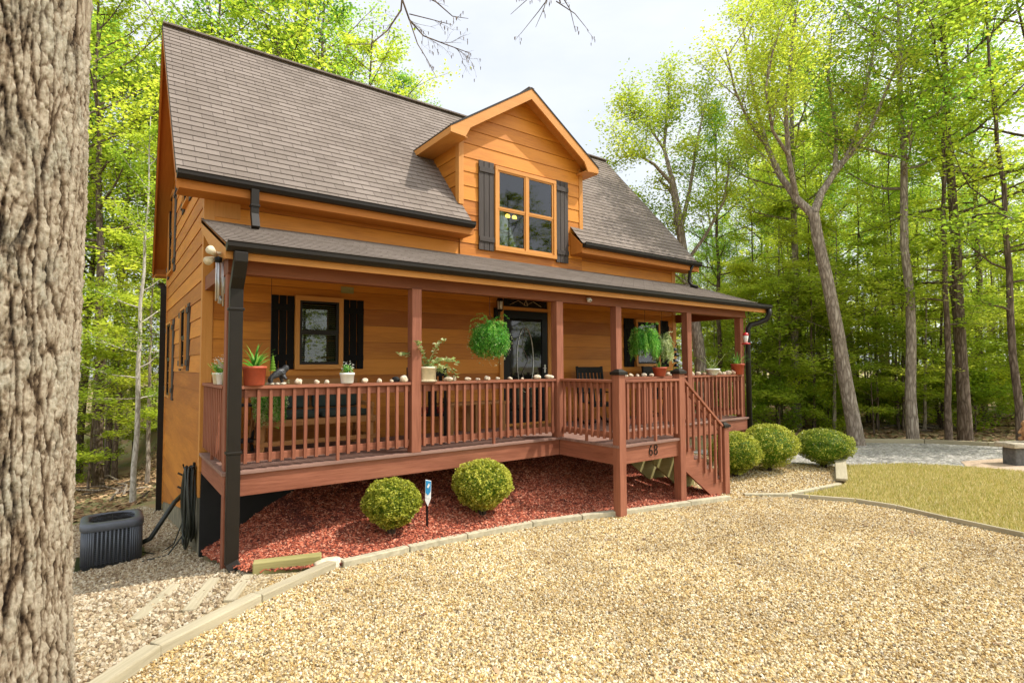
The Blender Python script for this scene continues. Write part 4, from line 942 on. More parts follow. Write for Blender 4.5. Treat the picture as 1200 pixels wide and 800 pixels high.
# railings
def railing(a,b,skip_mid=False,z0=0,z1=0,out=1,step=.128,top=.93,capw=.14):
    """rail between two plan points, balusters fixed on its outer face, heights z0/z1 at the ends"""
    a=Vector((a[0],a[1],z0)); b=Vector((b[0],b[1],z1)); d=b-a; L=math.hypot(d.x,d.y); ux=Vector((d.x,d.y,0))/L; nn=Vector((ux.y,-ux.x,0))*out
    w=MB(); off=nn*0
    w.bar(a+Vector((0,0,top-.019)),b+Vector((0,0,top-.019)),capw,.036)
    w.bar(a+Vector((0,0,top-.085)),b+Vector((0,0,top-.085)),.038,.09)
    w.bar(a+Vector((0,0,.13)),b+Vector((0,0,.13)),.038,.085)
    r=w.build('railing',M['deck'],house,bevel=.003)
    n=max(2,round(L/step)); st=L/n; mesh=None; long_=n//2
    for k in range(n):
        p=a+d*((k+.5)/n)+nn*.0375
        z=.066 if not(k==long_ and not skip_mid) else .0
        if abs(z1-z0)>.1:
            zz=-.02; w=MB(); w.box(-.018,.018,-.018,.018,.0,top-.09)
        if mesh is None or (k==long_) or (k==long_+1):
            w=MB(); w.box(-.018,.018,-.018,.018,(0 if (k==long_ and not skip_mid) else .072),top-.045); o=w.build('baluster',M['deck'],None,bevel=.002); mesh=o
        else:
            o=mesh.copy(); C.objects.link(o)
        o.parent=r; o.location=p-Vector(house.location)
    return r
railing((.14,.05),(2.20,.05)); railing((2.34,.05),(4.735,.05)); railing((6.25,.05),(8.14,.05)); railing((8.28,.05),(10.13,.05))
railing((.06,.19),(.06,D-.03),out=-1); railing((10.2,.19),(10.2,D-.1),out=1)
railing((4.865,-.035),(4.865,-1.15),out=1); railing((4.94,-1.215),(6.175,-1.215))
# stairs
ST=[(6.30,-.19),(6.57,-.385),(6.84,-.575),(7.11,-.775)]
gz=H(7.3,-1.2)
w=MB()
T=lambda u,v,ww:(u,ww,v)
def stringer(y):
    p=[(6.302,-.03)]
    for x,z in ST: p+= [(x+.0 if x>6.3 else 6.302,z)] if False else []
    p=[(6.302,-.19)]
    for i,(x,z) in enumerate(ST):
        p.append((x+.27,z)); 
        if i<3: p.append((x+.27,ST[i+1][1]))
    p+= [(7.38,gz+.0),(7.08,gz+.0),(6.302,-.50)]
    w.prism(p[::-1] if False else p[::-1],y,y+.04,T)
stringer(-1.243)
st=w.build('staircase',M['deck'],house,bevel=.002)
w=MB(); stringer(-.66); stringer(-.06); w.build('stringer',M['greenwood'],st)
for x,z in ST:
    w=MB(); w.box(x-.02,x+.285,-1.20,-.0,z+.001,z+.037); w.build('tread',M['deckgrey'],st,bevel=.003)
w=MB()
A=Vector((6.31,-1.215,.93)); B=Vector((7.375,-1.215,.11)); 
w.bar(A-Vector((0,0,.02)),B-Vector((0,0,.02)),.13,.036); w.bar(A-Vector((0,0,.09)),B-Vector((0,0,.09)),.038,.085)
sr=w.build('stair_rail',M['deck'],house,bevel=.003)
for k in range(7):
    t=(k+.6)/7.2; x=A.x+(B.x-A.x)*t; zt_=A.z+(B.z-A.z)*t-.06; i=min(3,int((x-6.3)/.27)); w=MB(); w.box(x-.018,x+.018,-1.275,-1.239+.0,ST[i][1]-.04,zt_-.01); w.build('baluster',M['deck'],sr,bevel=.002)
# downspouts
def pipe(pts,wd,dp,nm='downspout',m='gutter'):
    w=MB(); pts=[Vector(p) for p in pts]
    for i in range(len(pts)-1):
        d=(pts[i+1]-pts[i]).normalized(); w.bar(pts[i]-d*.02*(i>0),pts[i+1]+d*.02,wd-.0015*i,dp-.0015*i,(0,-1,0.01))
    return w
w=pipe([(.075,-.265,2.36),(.075,-.265,2.27),(.07,-.19,2.12),(.07,-.085,2.0),(.07,-.085,-.55),(.07,-.085,H(.07,0)+.1),(.10,-.16,H(.07,0)+.03)],.135,.09)
for z in (.2,1.75): w.box(-.01,.15,-.135,-.03,z,z+.03)
w.build('downspout',M['gutter'],house,bevel=.006)
w=MB(); c=[(10.78,-.27,2.37),(10.78,-.27,2.25),(10.74,-.22,2.14),(10.60,-.10,2.06),(10.42,-.03,2.02),(10.345,-.01,1.93),(10.335,-.01,1.6),(10.335,-.01,-.9)]
w.tube(c,.058,8); w.build('downspout',M['gutter'],house,True)
w=pipe([(.52,1.33,3.54),(.52,1.33,3.2),(.52,1.25,3.02)],.10,.075); w.box(.46,.58,1.28,1.38,3.30,3.33); w.build('downspout',M['gutter'],house,bevel=.004)
w=MB(); w.tube([(10.3,1.34,3.55),(10.27,1.40,3.40),(10.26,1.42,3.15),(10.26,1.35,3.05),(10.28,1.2,3.0)],.04,8); w.build('downspout',M['gutter'],house,True)
w=pipe([(-.12,HB+.25,2.95),(-.08,HB+.0,2.85),(-.08,HB-.02,2.7),(-.08,HB-.02,-1.95)],.11,.09); w.build('downspout',M['gutter'],house)
# faded hanging sign above window
w=MB(); w.box(1.86,2.06,2.28,2.38,.022,.034,F_); w.build('wall_plaque',M['greenwood'],house)

# ------------------------------------------------------------------ things on and about the porch
def strap_plant(w, c, n, L, wd, curl=1.0, up_=.9):
    for k in range(n):
        a=random.random()*6.28; el=R(random.uniform(30,88)); p=Vector(c); pv=None; l=L*random.uniform(.6,1.1); seg=6
        sd=Vector((-math.sin(a),math.cos(a),0)); b0=len(w.v); var=random.random()
        for i in range(seg+1):
            ww=wd*(1-.92*(i/seg)**1.6); w.v += [p-sd*ww/2,p+sd*ww/2+Vector((0,0,.002))]
            e=el-curl*(i/seg)**1.5; p=p+Vector((math.cos(a)*math.cos(e),math.sin(a)*math.cos(e),math.sin(e)))*l/seg
        for i in range(seg): w.face((b0+2*i,b0+2*i+1,b0+2*i+3,b0+2*i+2),[(0,0)]*4,var)
def leafball(name,parent,c,n,rad,size,m,dome=False,off=(0,0,0),tilt=.8,sc=(1,1,1)):
    q=rng.normal(0,1,(n,3)); q/=np.linalg.norm(q,axis=1)[:,None]; q*=(rng.random(n)**.4*rad)[:,None]*np.array(sc)
    if dome: q[:,2]=abs(q[:,2])
    me=leaf_mesh(name,q+np.array(c)-np.array(parent['_o']),rng.uniform(.7,1.3,n)*size,tilt,rng.uniform(0,1,n),M[m]); o=bpy.data.objects.new(name,me); C.objects.link(o); o.parent=parent; return o
def pot(nm,label,x,y,z,r1,r2,h,pm,group=None,ribs=0,cat='flower pot'):
    t=thing(nm,label,cat,(x,y,z),group); w=MB()
    w.lathe([(r1*.92,0),(r1,.008),(r2,h-.03),(r2*1.06,h-.028),(r2*1.06,h),(r2*.93,h),(r2*.88,h-.025),(0,h-.025)],(x,y,z),28,ribs=ribs,rd=.02 if ribs else 0)
    w.build('pot',M[pm],t,True); w=MB(); w.lathe([(r2*.87,h-.024),(0,h-.012)],(x,y,z),16); w.build('soil',M['soil'],t); return t
RT_=.931
def stems(w,c,n,L,sp):
    out=[]
    for k in range(n):
        a=random.random()*6.28; d=np.array((math.cos(a)*sp,math.sin(a)*sp,1)); pts=curve_pts(c,d,L*random.uniform(.6,1.1),5,jit=.12); w.tube(pts,.003,4,random.random(),False); out.append(pts)
    return out
t=pot('potted_plant','large ribbed terracotta pot with spiky plant on the rail beside the left corner post',.29,.03,RT_,.105,.118,.215,'terracotta',ribs=26)
w=MB(); strap_plant(w,(.29,.03,RT_+.18),46,.30,.030,.7); w.build('foliage',M['leaf_fern'],t)
t=pot('potted_plant','small white square faced pot of tiny pale flowers on the left porch rail',1.35,.03,RT_,.075,.085,.13,'whiteglaze')
w=MB(); S_=stems(w,(1.35,.03,RT_+.1),26,.13,.45); w.build('stems',M['leaf_fern'],t); leafball('foliage',t,(1.35,.03,RT_+.15),260,.085,.022,'leaf_fern'); leafball('flowers',t,(1.35,.03,RT_+.20),90,.085,.018,'petal')
t=pot('potted_plant','cream cylindrical pot with a trailing variegated vine, right of the second porch post',2.455,.03,RT_,.115,.120,.20,'cream')
w=MB(); w.lathe([(.13,0),(.135,.015),(.125,.02)],(2.455,.03,RT_),24)
w.build('saucer',M['cream'],t)
w=MB(); cc=[]
for (dx,dy,dz) in ((.9,-.1,.35),(.7,.2,.7),(-.3,-.2,1),(.2,-.3,1.2),(1,.1,.1),(.5,-.5,.6),(-.6,0,.8)):
    pts=[np.array((2.455,.03,RT_+.17))]; d=np.array((dx,dy,dz),float); d/=np.linalg.norm(d)
    for i in range(8): pts.append(pts[-1]+d*.058); d[2]-=.16; d/=np.linalg.norm(d)
    w.tube(pts,.004,4,.8,False)
    for p in pts[1:]: cc.append(p+rng.normal(0,.016,(6,3)))
w.build('stems',M['leaf_var'],t); cc=np.concatenate(cc); me=leaf_mesh('foliage',cc-np.array(t['_o']),rng.uniform(.04,.075,len(cc)),.6,rng.uniform(.1,1,len(cc)),M['leaf_var'],.8); o=bpy.data.objects.new('foliage',me); C.objects.link(o); o.parent=t
for (yy,pm,r,lb) in ((.60,'whiteglaze',.062,'small white pot of daisies on the left end rail, nearer the corner post'),(.83,'cream',.07,'small cream pot on the left end rail, nearer the wall')):
    t=pot('potted_plant',lb,.05,yy,RT_,r*.8,r,.14,pm)
    w=MB(); stems(w,(.05,yy,RT_+.11),14,.18,.5); w.build('stems',M['leaf_fern'],t); leafball('foliage',t,(.05,yy,RT_+.17),130,.09,.022,'leaf_fern'); leafball('flowers',t,(.05,yy,RT_+.26),50,.10,.024,'petal')
# driftwood ornament by the wall
w=MB(); w.tube([(.06,.44,RT_),(.05,.43,RT_+.12),(.08,.42,RT_+.22),(.05,.44,RT_+.30)],[.035,.03,.024,.012],8); w.tube([(.07,.43,RT_+.16),(.0,.45,RT_+.25),(-.02,.46,RT_+.30)],[.02,.018,.008],7); w.tube([(.08,.42,RT_+.2),(.12,.42,RT_+.24),(.13,.4,RT_+.2)],[.015,.012,.006],7)
tag(w.build('driftwood',M['oldwood'],None,True),'weathered driftwood piece standing on the left end rail','ornament')
# things on the right rails
t=pot('potted_plant','orange terracotta pot with a grassy plant beside the far right porch post',9.98,.03,RT_,.11,.14,.23,'terracotta')
w=MB(); strap_plant(w,(9.98,.03,RT_+.2),40,.34,.014,.8); w.build('foliage',M['leaf_fern'],t)
t=pot('potted_plant','low white bowl with a bare arching stem on the far right rail',9.05,.03,RT_,.09,.14,.13,'whiteglaze')
w=MB(); stems(w,(9.05,.03,RT_+.1),4,.40,.7); w.build('stems',M['leaf_var'],t); leafball('foliage',t,(9.05,.03,RT_+.2),40,.10,.04,'leaf_var')
t=pot('potted_plant','terracotta planter with a fern on the rail in front of the right window',7.35,.03,RT_,.10,.13,.17,'terracotta')
w=MB(); strap_plant(w,(7.35,.03,RT_+.15),22,.16,.02,.8); w.build('foliage',M['leaf_fern'],t)
t=pot('potted_plant','small dark bowl of green succulents on the rail by the stair post',7.84,.03,RT_,.09,.12,.07,'gutter')
leafball('foliage',t,(7.84,.03,RT_+.07),160,.10,.035,'leaf_fern',dome=True)
# wrought iron plant stand with dark bells
t=thing('wind_bells','black bell shaped ornament on a thin iron hook above the succulent bowl','ornament',(7.88,.03,RT_)); w=MB()
w.tube([(7.94,.05,RT_),(7.94,.05,RT_+.55),(7.90,.05,RT_+.62),(7.86,.05,RT_+.58)],.008,6); w.build('hook',M['black'],t)
w=MB()
for i,z in enumerate((.50,.40,.28,.19)): w.lathe([(0,.05),(.03,.045),(.05,.0),(.055,-.02),(0,-.02)],(7.86+(.02 if i%2 else -.02),.05,RT_+z),14)
w.build('bells',M['black'],t,True)
# hanging baskets
def basket(label,x,y,z,rad,drop,m1,m2,seed,hookz=2.17):
    t=thing('hanging_basket',label,'hanging plant',(x,y,z)); w=MB()
    w.lathe([(0,-.12),(.07,-.12),(.115,-.06),(.135,0),(.125,0),(0,-.03)],(x,y,z),20); w.build('pot',M['soil'],t,True); w=MB()
    for k in range(3): a=k*2.1; w.tube([(x+.13*math.cos(a),y+.13*math.sin(a),z),(x,y,z+.36)],.0025,4)
    w.tube([(x,y,z+.36),(x,y,hookz)],.003,4); w.build('hanger',M['gutter'],t)
    for mm,n,dens,rr in ((m1,150,26,.8),(m2,90,22,1.0)):
        cc=[];vv=[]
        for k in range(n):
            a=random.random()*6.28; p=np.array((x,y,z+.02)); el=random.uniform(.3,1.5); d=np.array((math.cos(a)*math.cos(el),math.sin(a)*math.cos(el),math.sin(el))); L=rad*random.uniform(.8,1.25)*rr+drop*random.uniform(.3,1.0); v=random.random()
            for i in range(dens):
                p=p+d*L/dens; hr=math.hypot(p[0]-x,p[1]-y); d[2]-=3.4/dens; 
                if hr>rad*rr: d[0]*=.6; d[1]*=.6
                d/=np.linalg.norm(d); cc.append(p+rng.normal(0,.010,(3,3))); vv.append(np.full(3,v)+rng.normal(0,.15,3))
        cc=np.concatenate(cc); vv=np.concatenate(vv)
        me=leaf_mesh('foliage',cc-np.array(t['_o']),rng.uniform(.018,.034,len(cc)),.7,vv,M[mm],.5,.6); o=bpy.data.objects.new('foliage',me); C.objects.link(o); o.parent=t
basket('lush green hanging fern basket left of the front door',3.53,.10,1.56,.24,.24,'leaf_fern','leaf_fern',1)
hb=[o for o in bpy.data.objects if o.name=='hanging_basket'][0]
q=rng.normal(0,1,(5200,3)); q/=np.linalg.norm(q,axis=1)[:,None]; q*=(.72+.30*rng.random(5200))[:,None]*np.array((.30,.30,.27)); q*=(1+np.array([mn.noise(Vector(v*9))*.22 for v in q]))[:,None]; q=q[~((q[:,2]<-.06)&(np.hypot(q[:,0],q[:,1])<.12))]
me=leaf_mesh('fronds',q+np.array((3.53,.10,1.50))-np.array(hb['_o']),rng.uniform(.02,.042,len(q)),.8,rng.uniform(0,.9,len(q)),M['leaf_fern'],.42,1.2); o=bpy.data.objects.new('fronds',me); C.objects.link(o); o.parent=hb
cc=rng.normal(0,1,(260,3)); cc/=np.linalg.norm(cc,axis=1)[:,None]; cc=cc*np.array((.34,.34,.34))+np.array((3.53,.1,1.47)); 
hb=[o for o in bpy.data.objects if o.name=='hanging_basket'][0]
me=leaf_mesh('flowers',cc-np.array(hb['_o']),rng.uniform(.018,.03,260),.7,rng.uniform(.2,1,260),M['leaf_var']); o=bpy.data.objects.new('flowers',me); C.objects.link(o); o.parent=hb
basket('bright green hanging fern basket before the right window',7.03,.10,1.56,.25,.28,'leaf_fern','leaf_fern',2)
basket('pale variegated trailing basket hanging beside the right fern',7.52,.10,1.46,.18,.26,'leaf_var','leaf_var',3)
basket('trailing variegated plant behind the left railing under the terracotta pot',.62,.75,.66,.15,.30,'leaf_var','leaf_fern',4,hookz=2.35)
# rocks on the rails
def rock(x,y,z,sx,sy,sz,label,cat='rock',m='rock',group=None,nm='rail_rock'):
    bm=bmesh.new(); bmesh.ops.create_icosphere(bm,subdivisions=3,radius=.5); o3=Vector((random.random()*50,random.random()*50,0))
    for v in bm.verts:
        n=mn.noise(v.co*1.9+o3)*.34+mn.noise(v.co*5+o3)*.10; v.co*=1+n; v.co=Vector((v.co.x*sx,v.co.y*sy,max(v.co.z,-.36)*sz))
    zz=min(v.co.z for v in bm.verts)
    for v in bm.verts: v.co.z-=zz
    bmesh.ops.rotate(bm,verts=bm.verts,cent=(0,0,0),matrix=Matrix.Rotation(random.random()*6.28 if sx<.2 else 0,3,'Z'))
    me=bpy.data.meshes.new(nm); bm.to_mesh(me); bm.free(); me.materials.append(M[m]); me.polygons.foreach_set('use_smooth',[True]*len(me.polygons))
    o=bpy.data.objects.new(nm,me); C.objects.link(o); o.location=(x,y,z); tag(o,label,cat,group); return o
ordn=['first','second','third','fourth','fifth','sixth','seventh','eighth','ninth','tenth','eleventh','twelfth']
G_='stones set out along the porch rails'
for x,s,l in ((.77,.10,'pale rounded rock on the rail just right of the bear figurine'),(.98,.075,'flat small rock, second right of the bear figurine'),(1.10,.07,'small rock just left of the white flower pot on the rail'),(1.575,.09,'holed pale rock just right of the white flower pot'),(1.775,.075,'ring shaped pale rock, second right of the white flower pot'),(1.94,.055,'tiny flat rock, third right of the white flower pot'),(2.11,.13,'large tan rock leaning against the second porch post')):
    rock(x,.03,RT_,s,s*.8,s*.8,l,group=G_)
rock(2.02,.08,RT_,.09,.07,.09,'dark brown rock beside the large tan one at the second post',m='matteblack',group=G_)
for i,(x,s) in enumerate(((2.78,.13),(2.88,.05),(3.10,.10),(3.27,.07),(3.43,.12),(3.62,.09),(3.85,.09),(4.08,.06),(4.38,.15),(4.62,.14))):
    rock(x,.03,RT_,s,s*.75,(.085 if i==1 else s*.55),f'pale stone on the middle rail, {ordn[i]} right of the cream vine pot',group=G_)
for i,(x,s) in enumerate(((6.40,.09),(6.55,.10),(6.72,.08),(6.90,.10),(7.12,.09),(7.62,.12))):
    rock(x,.03,RT_,s,s*.8,s*.7,f'pale stone on the rail behind the landing, {ordn[i]} from the left',group=G_)
for i,(x,s) in enumerate(((8.36,.10),(8.56,.11),(8.75,.08),(9.28,.12),(9.45,.09),(9.62,.13),(9.78,.13))):
    rock(x,.03,RT_,s,s*.8,s*.8,f'stone on the far right rail, {ordn[i]} from the left',m='rock2' if i in (2,6) else 'rock',group=G_)

def skin_obj(name,verts,edges,radii,m,parent=None,loc=(0,0,0),sub=2,rough=0):
    me=bpy.data.meshes.new(name); me.from_pydata(verts,edges,[]); o=bpy.data.objects.new(name,me); C.objects.link(o)
    s=o.modifiers.new('skin','SKIN'); 
    for i,r in enumerate(radii):
        sv=me.skin_vertices[0].data[i]; sv.radius=(r,r) if not hasattr(r,'__len__') else r
    me.skin_vertices[0].data[0].use_root=True
    u=o.modifiers.new('sub','SUBSURF'); u.levels=sub; u.render_levels=sub
    bpy.context.view_layer.update(); dg=bpy.context.evaluated_depsgraph_get(); m2=bpy.data.meshes.new_from_object(o.evaluated_get(dg)); bpy.data.objects.remove(o)
    m2.materials.clear(); m2.materials.append(m); m2.polygons.foreach_set('use_smooth',[True]*len(m2.polygons))
    if rough:
        for v in m2.vertices: v.co+=Vector((mn.noise(v.co*60),mn.noise(v.co*60+Vector((9,0,0))),mn.noise(v.co*60+Vector((0,9,0)))))*rough
    o=bpy.data.objects.new(name,m2); C.objects.link(o); o.location=loc
    if parent is not None: o.parent=parent
    return o
# black bear figurine with a small fir on its back
t=thing('bear_figurine','black resin bear figurine with a little green fir, right of the terracotta pot','figurine',(.53,.04,RT_))
V=[(-.06,0,.12),(0,0,.135),(.055,0,.15),(.10,0,.19),(.135,0,.185),(-.07,.03,.07),(-.065,.035,.02),(-.07,-.03,.07),(-.065,-.035,.02),(.055,.03,.08),(.07,.035,.02),(.07,-.03,.09),(.10,-.04,.06),(.095,.022,.225),(.095,-.022,.225)]
Ed=[(0,1),(1,2),(2,3),(3,4),(0,5),(5,6),(0,7),(7,8),(2,9),(9,10),(2,11),(11,12),(3,13),(3,14)]
skin_obj('bear',V,Ed,[.052,.05,.046,.034,.017,.026,.02,.026,.02,.022,.018,.022,.018,.010,.010],M['furblack'],t,sub=2,rough=.006)
w=MB()
for i in range(5): w.lathe([(.045-.007*i,0),(.0,.055)],(.49,.06,RT_+.16+.033*i),9)
w.build('fir',M['leaf_d'],t)
w=MB()
for k in range(7): w.lathe([(0,0),(.028,.005),(.022,.022),(0,.03)],(.53-.09+k*.03,.04+.03*(-1)**k,RT_),8)
w.build('base_stones',M['stone'],t,True)
# wind chimes
t=thing('wind_chime','silver tube wind chime hanging under the left end of the porch roof','wind chime',(-.02,.35,2.40)); w=MB()
w.lathe([(.055,0),(.055,.015),(0,.02)],(-.02,.35,2.40),16); w.tube([(-.02,.35,2.415),(-.02,.35,2.47)],.003,5); w.build('top_disc',M['metal'],t)
w=MB()
for k in range(6):
    a=k*1.047; x=-.02+.045*math.cos(a); y=.35+.045*math.sin(a); L=.36+.03*k; w.tube([(x,y,2.34),(x,y,2.34-L)],.010,8); w.tube([(x,y,2.40),(x,y,2.34)],.0015,4)
w.tube([(-.02,.35,2.4),(-.02,.35,1.93)],.0015,4); w.box(-.035,-.005,.345,.355,1.86,1.95); w.build('tubes',M['metal'],t,True)
# twin flood light at the left roof corner
t=thing('flood_light','twin flood light fixed at the left corner of the porch roof','light',(-.10,.05,2.36)); w=MB()
w.lathe([(.05,0),(.05,.03),(.0,.035)],(-.085,.10,2.37),14)
for (a,b) in (((-.11,.05,2.36),(-.19,-.07,2.39)),((-.11,.12,2.34),(-.20,.02,2.28))):
    A_=Vector(a);B_=Vector(b); w.tube([A_,A_+(B_-A_)*.4,B_],[.018,.03,.048],12)
w.build('housing',M['cream'],t,True); w=MB()
w.lathe([(.035,-.02),(.04,.03),(0,.05)],(-.10,-.02,2.29),12); w.build('sensor',M['black'],t,True)
# white camera under the beam, feeder, lantern
t=thing('security_camera','small white dome camera under the porch beam, right of the door','camera',(5.46,-.02,2.25)); w=MB(); w.lathe([(0,-.05),(.03,-.045),(.045,-.02),(.04,.0),(0,.005)],(5.46,-.04,2.25),16); w.box(5.43,5.49,-.05,-.001,2.245,2.27); w.build('shell',M['white'],t,True); w=MB(); w.lathe([(0,-.01),(.016,-.008),(.018,.004),(0,.006)],(5.45,-.075,2.22),10); w.build('lens',M['black'],t,True)
t=thing('hummingbird_feeder','red and clear hummingbird feeder hanging at the far right porch post','bird feeder',(10.07,-.12,1.58)); w=MB()
w.lathe([(0,0),(.085,.0),(.095,.012),(.08,.03),(0,.035)],(10.07,-.12,1.58),20); w.lathe([(.06,.19),(.065,.2),(.05,.24),(.0,.26)],(10.07,-.12,1.58),20); w.tube([(10.07,-.12,1.83),(10.07,-.12,2.2)],.003,4); w.build('base_and_lid',M['red'],t,True)
w=MB(); w.lathe([(.04,.035),(.038,.08),(.05,.13),(.055,.19)],(10.07,-.12,1.58),20); w.build('bottle',M['whiteglaze'],t,True)
t=thing('wall_lantern','black wall lantern beside the front door','lantern',(4.79,D-.02,2.1)); w=MB()
w.box(4.74,4.84,D-.045,D-.024,2.02,2.22); w.tube([(4.79,D-.05,2.07),(4.79,D-.14,2.05),(4.79,D-.16,2.14)],.014,8); w.lathe([(.03,0),(.055,.02),(.05,.04)],(4.79,D-.16,2.14),8); w.lathe([(.07,.20),(.05,.25),(.02,.28),(0,.30)],(4.79,D-.16,2.14),8)
for k in range(4): a=k*1.57+.78; w.tube([(4.79+.05*math.cos(a),D-.16+.05*math.sin(a),2.16),(4.79+.062*math.cos(a),D-.16+.062*math.sin(a),2.35)],.005,4)
w.build('lantern_body',M['black'],t); w=MB(); w.lathe([(.042,.03),(.05,.19)],(4.79,D-.16,2.14),10); w.build('lantern_glass',M['whiteglaze'],t,True)

# furniture behind the railing
t=thing('glider_bench','wooden glider bench with dark green cushions behind the left railing','bench',(1.25,1.2,0))
w=MB()
for x in (.55,2.0):
    w.bar((x,.85,.0),(x+.06,1.0,.62),.06,.06); w.bar((x,1.55,.0),(x+.06,1.35,.95),.06,.06); w.bar((x,.82,.60),(x,1.5,.62),.07,.05); w.bar((x,.85,.15),(x,1.55,.15),.05,.06); w.bar((x+.05,.9,.38),(x+.05,1.5,.36),.05,.07)
w.bar((.5,.9,.40),(2.1,.9,.40),.05,.08); w.bar((.5,1.5,.38),(2.1,1.5,.38),.05,.08); w.bar((.5,.87,.15),(2.1,.87,.15),.05,.06); w.build('frame',M['benchwood'],t,bevel=.006)
w=MB()
for k in range(6): w.box(.55,2.05,.88+k*.1,.96+k*.1,.42,.445)
w.build('seat',M['benchwood'],t)
w=MB()
for k in range(5): w.bar((.55,1.42+.03*k,.52+.1*k),(2.05,1.42+.03*k,.52+.1*k),.025,.08)
w.build('backrest',M['benchwood'],t)
w=MB(); w.box(.62,1.28,.9,1.42,.45,.54); w.box(1.32,1.98,.9,1.42,.45,.54); w.box(.62,1.28,1.33,1.41,.56,.86); w.box(1.32,1.98,1.33,1.41,.56,.86); w.build('cushion',M['cushion'],t,bevel=.03)
t=thing('side_table','dark box shaped stand behind the left end of the railing','table',(.4,1.3,0)); w=MB(); w.box(.22,.60,1.15,1.5,.62,.65)
for a in (.24,.55):
    for b in (1.17,1.46): w.box(a,a+.035,b,b+.035,0,.62)
w.box(.25,.57,1.18,1.48,.15,.18); w.build('table_frame',M['matteblack'],t,bevel=.004)
def rocker(x,y,rz,label,fm,cm):
    t=thing('rocking_chair',label,'chair',(x,y,0)); t.rotation_euler.z=rz; t['_o']=(0,0,0)
    w=MB()
    for s in (-.27,.27):
        w.tube([(s,-.48,.10),(s,-.25,.03),(s,.1,.015),(s,.4,.05),(s,.6,.12)],.022,6); w.bar((s,-.24,.03),(s,-.24,.62),.045,.045); w.bar((s,.24,.03),(s,.42,1.12),.045,.045); w.bar((s,-.30,.62),(s,.34,.60),.09,.025)
    w.bar((-.27,-.24,.38),(.27,-.24,.38),.03,.07); w.bar((-.27,.4,1.05),(.27,.4,1.05),.03,.12); w.build('frame',M[fm],t,bevel=.004)
    w=MB()
    for k in range(7): w.box(-.26,.26,-.24+k*.075,-.18+k*.075,.40,.42)
    w.build('seat',M[fm],t); w=MB()
    for k in range(6): w.bar((-.2+k*.08,.27,.42),(-.2+k*.08,.40,1.02),.05,.015)
    w.build('backrest',M[fm],t)
    if cm: w=MB(); w.box(-.24,.24,-.22,.24,.425,.50); w.build('cushion',M[cm],t,bevel=.03)
rocker(2.95,.95,R(150),'dark rocking chair with a red seat cushion right of the second porch post','black','redfabric')
rocker(6.75,1.05,R(-20),'dark rocking chair behind the landing railing','black',None)
rocker(8.9,1.1,R(10),'dark rocking chair under the right window','black',None)
t=thing('bench','low wooden bench beside the front door','bench',(4.1,1.4,0)); w=MB()
for k in range(3): w.box(3.45,4.7,1.2+k*.14,1.32+k*.14,.48,.52)
w.build('seat',M['benchwood'],t,bevel=.004)
for x in (3.5,4.0,4.55):
    w=MB(); w.box(x,x+.07,1.22,1.29,0,.48); w.box(x,x+.07,1.5,1.57,0,.48); w.build('leg',M['benchwood'],t)
w=MB(); w.box(5.0,5.95,1.1,1.65,.002,.016); tag(w.build('doormat',M['benchwood'],None),'brown mat before the front door','mat')

# ------------------------------------------------------------------ the yard
def boxbush(label,x,y,w_,h,m,zf=H,n=17000,leafs=.027,stem=.08):
    z=zf(x,y); t=thing('round_bush',label,'bush',(x,y,z)); w=MB(); r=w_/2; rz=(h-stem)/2
    for k in range(7): a=k*.9; w.tube([(x+.03*math.cos(a),y+.03*math.sin(a),z-.05),(x+.05*math.cos(a),y+.05*math.sin(a),z+stem+.04),(x+r*.5*math.cos(a),y+r*.5*math.sin(a),z+stem+rz*.8)],[.018,.014,.006],5)
    w.build('stem',M['bark_d'],t,True)
    q=rng.normal(0,1,(n,3)); q/=np.linalg.norm(q,axis=1)[:,None]
    lump=np.array([mn.noise(Vector(v*2.2)+Vector((x*7,y*3,0)))*.08+mn.noise(Vector(v*6)+Vector((x*7,y*3,0)))*.09 for v in q])
    rr=(1+lump)*(1.03-.22*rng.random(n)**1.6); taper=1-.30*np.clip(-q[:,2]-.15,0,1)
    P=q*rr[:,None]*np.array((r,r,rz)); P[:,0]*=taper; P[:,1]*=taper; P[:,2]+=stem+rz
    k=n//14; sh=rng.integers(0,n,26); idx=rng.integers(0,26,k); P[:k]=P[sh[idx]]+q[sh[idx]]*rng.uniform(0,.032,(k,1))*(w_/.8)+rng.normal(0,.008,(k,3))
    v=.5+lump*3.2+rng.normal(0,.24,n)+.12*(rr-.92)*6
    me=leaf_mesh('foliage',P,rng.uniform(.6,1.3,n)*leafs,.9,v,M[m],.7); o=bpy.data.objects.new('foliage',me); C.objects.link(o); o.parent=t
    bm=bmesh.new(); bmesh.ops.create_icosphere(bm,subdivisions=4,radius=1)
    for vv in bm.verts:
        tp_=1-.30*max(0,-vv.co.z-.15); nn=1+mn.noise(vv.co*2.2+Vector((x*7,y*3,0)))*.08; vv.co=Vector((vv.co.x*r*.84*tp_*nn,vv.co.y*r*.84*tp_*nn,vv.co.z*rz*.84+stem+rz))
    me=bpy.data.meshes.new('light_block_core'); bm.to_mesh(me); bm.free(); me.materials.append(M['leaf_d']); o=bpy.data.objects.new('light_block_core',me); C.objects.link(o); o.parent=t  # solid core added inside the bush to stop light passing through the leaves
    return t
boxbush('smaller round clipped bush in the red mulch, left of the blue sign',1.80,-.30,.70,.66,'leaf_box',HM)
boxbush('larger round clipped bush in the red mulch, right of the blue sign',3.13,-.30,.80,.74,'leaf_box',HM)
boxbush('round yellow green bush nearest the stair post',8.86,-.55,.98,.86,'leaf_box')
boxbush('tallest round bush, between the other two right of the stairs',9.75,-.75,1.10,.94,'leaf_box')
boxbush('darker oval bush farthest right, by the board',11.0,-1.25,1.12,.80,'leaf_boxd')
boxbush('tiny bush tucked behind the oval one',11.1,-.35,.42,.5,'leaf_boxd',n=3000)
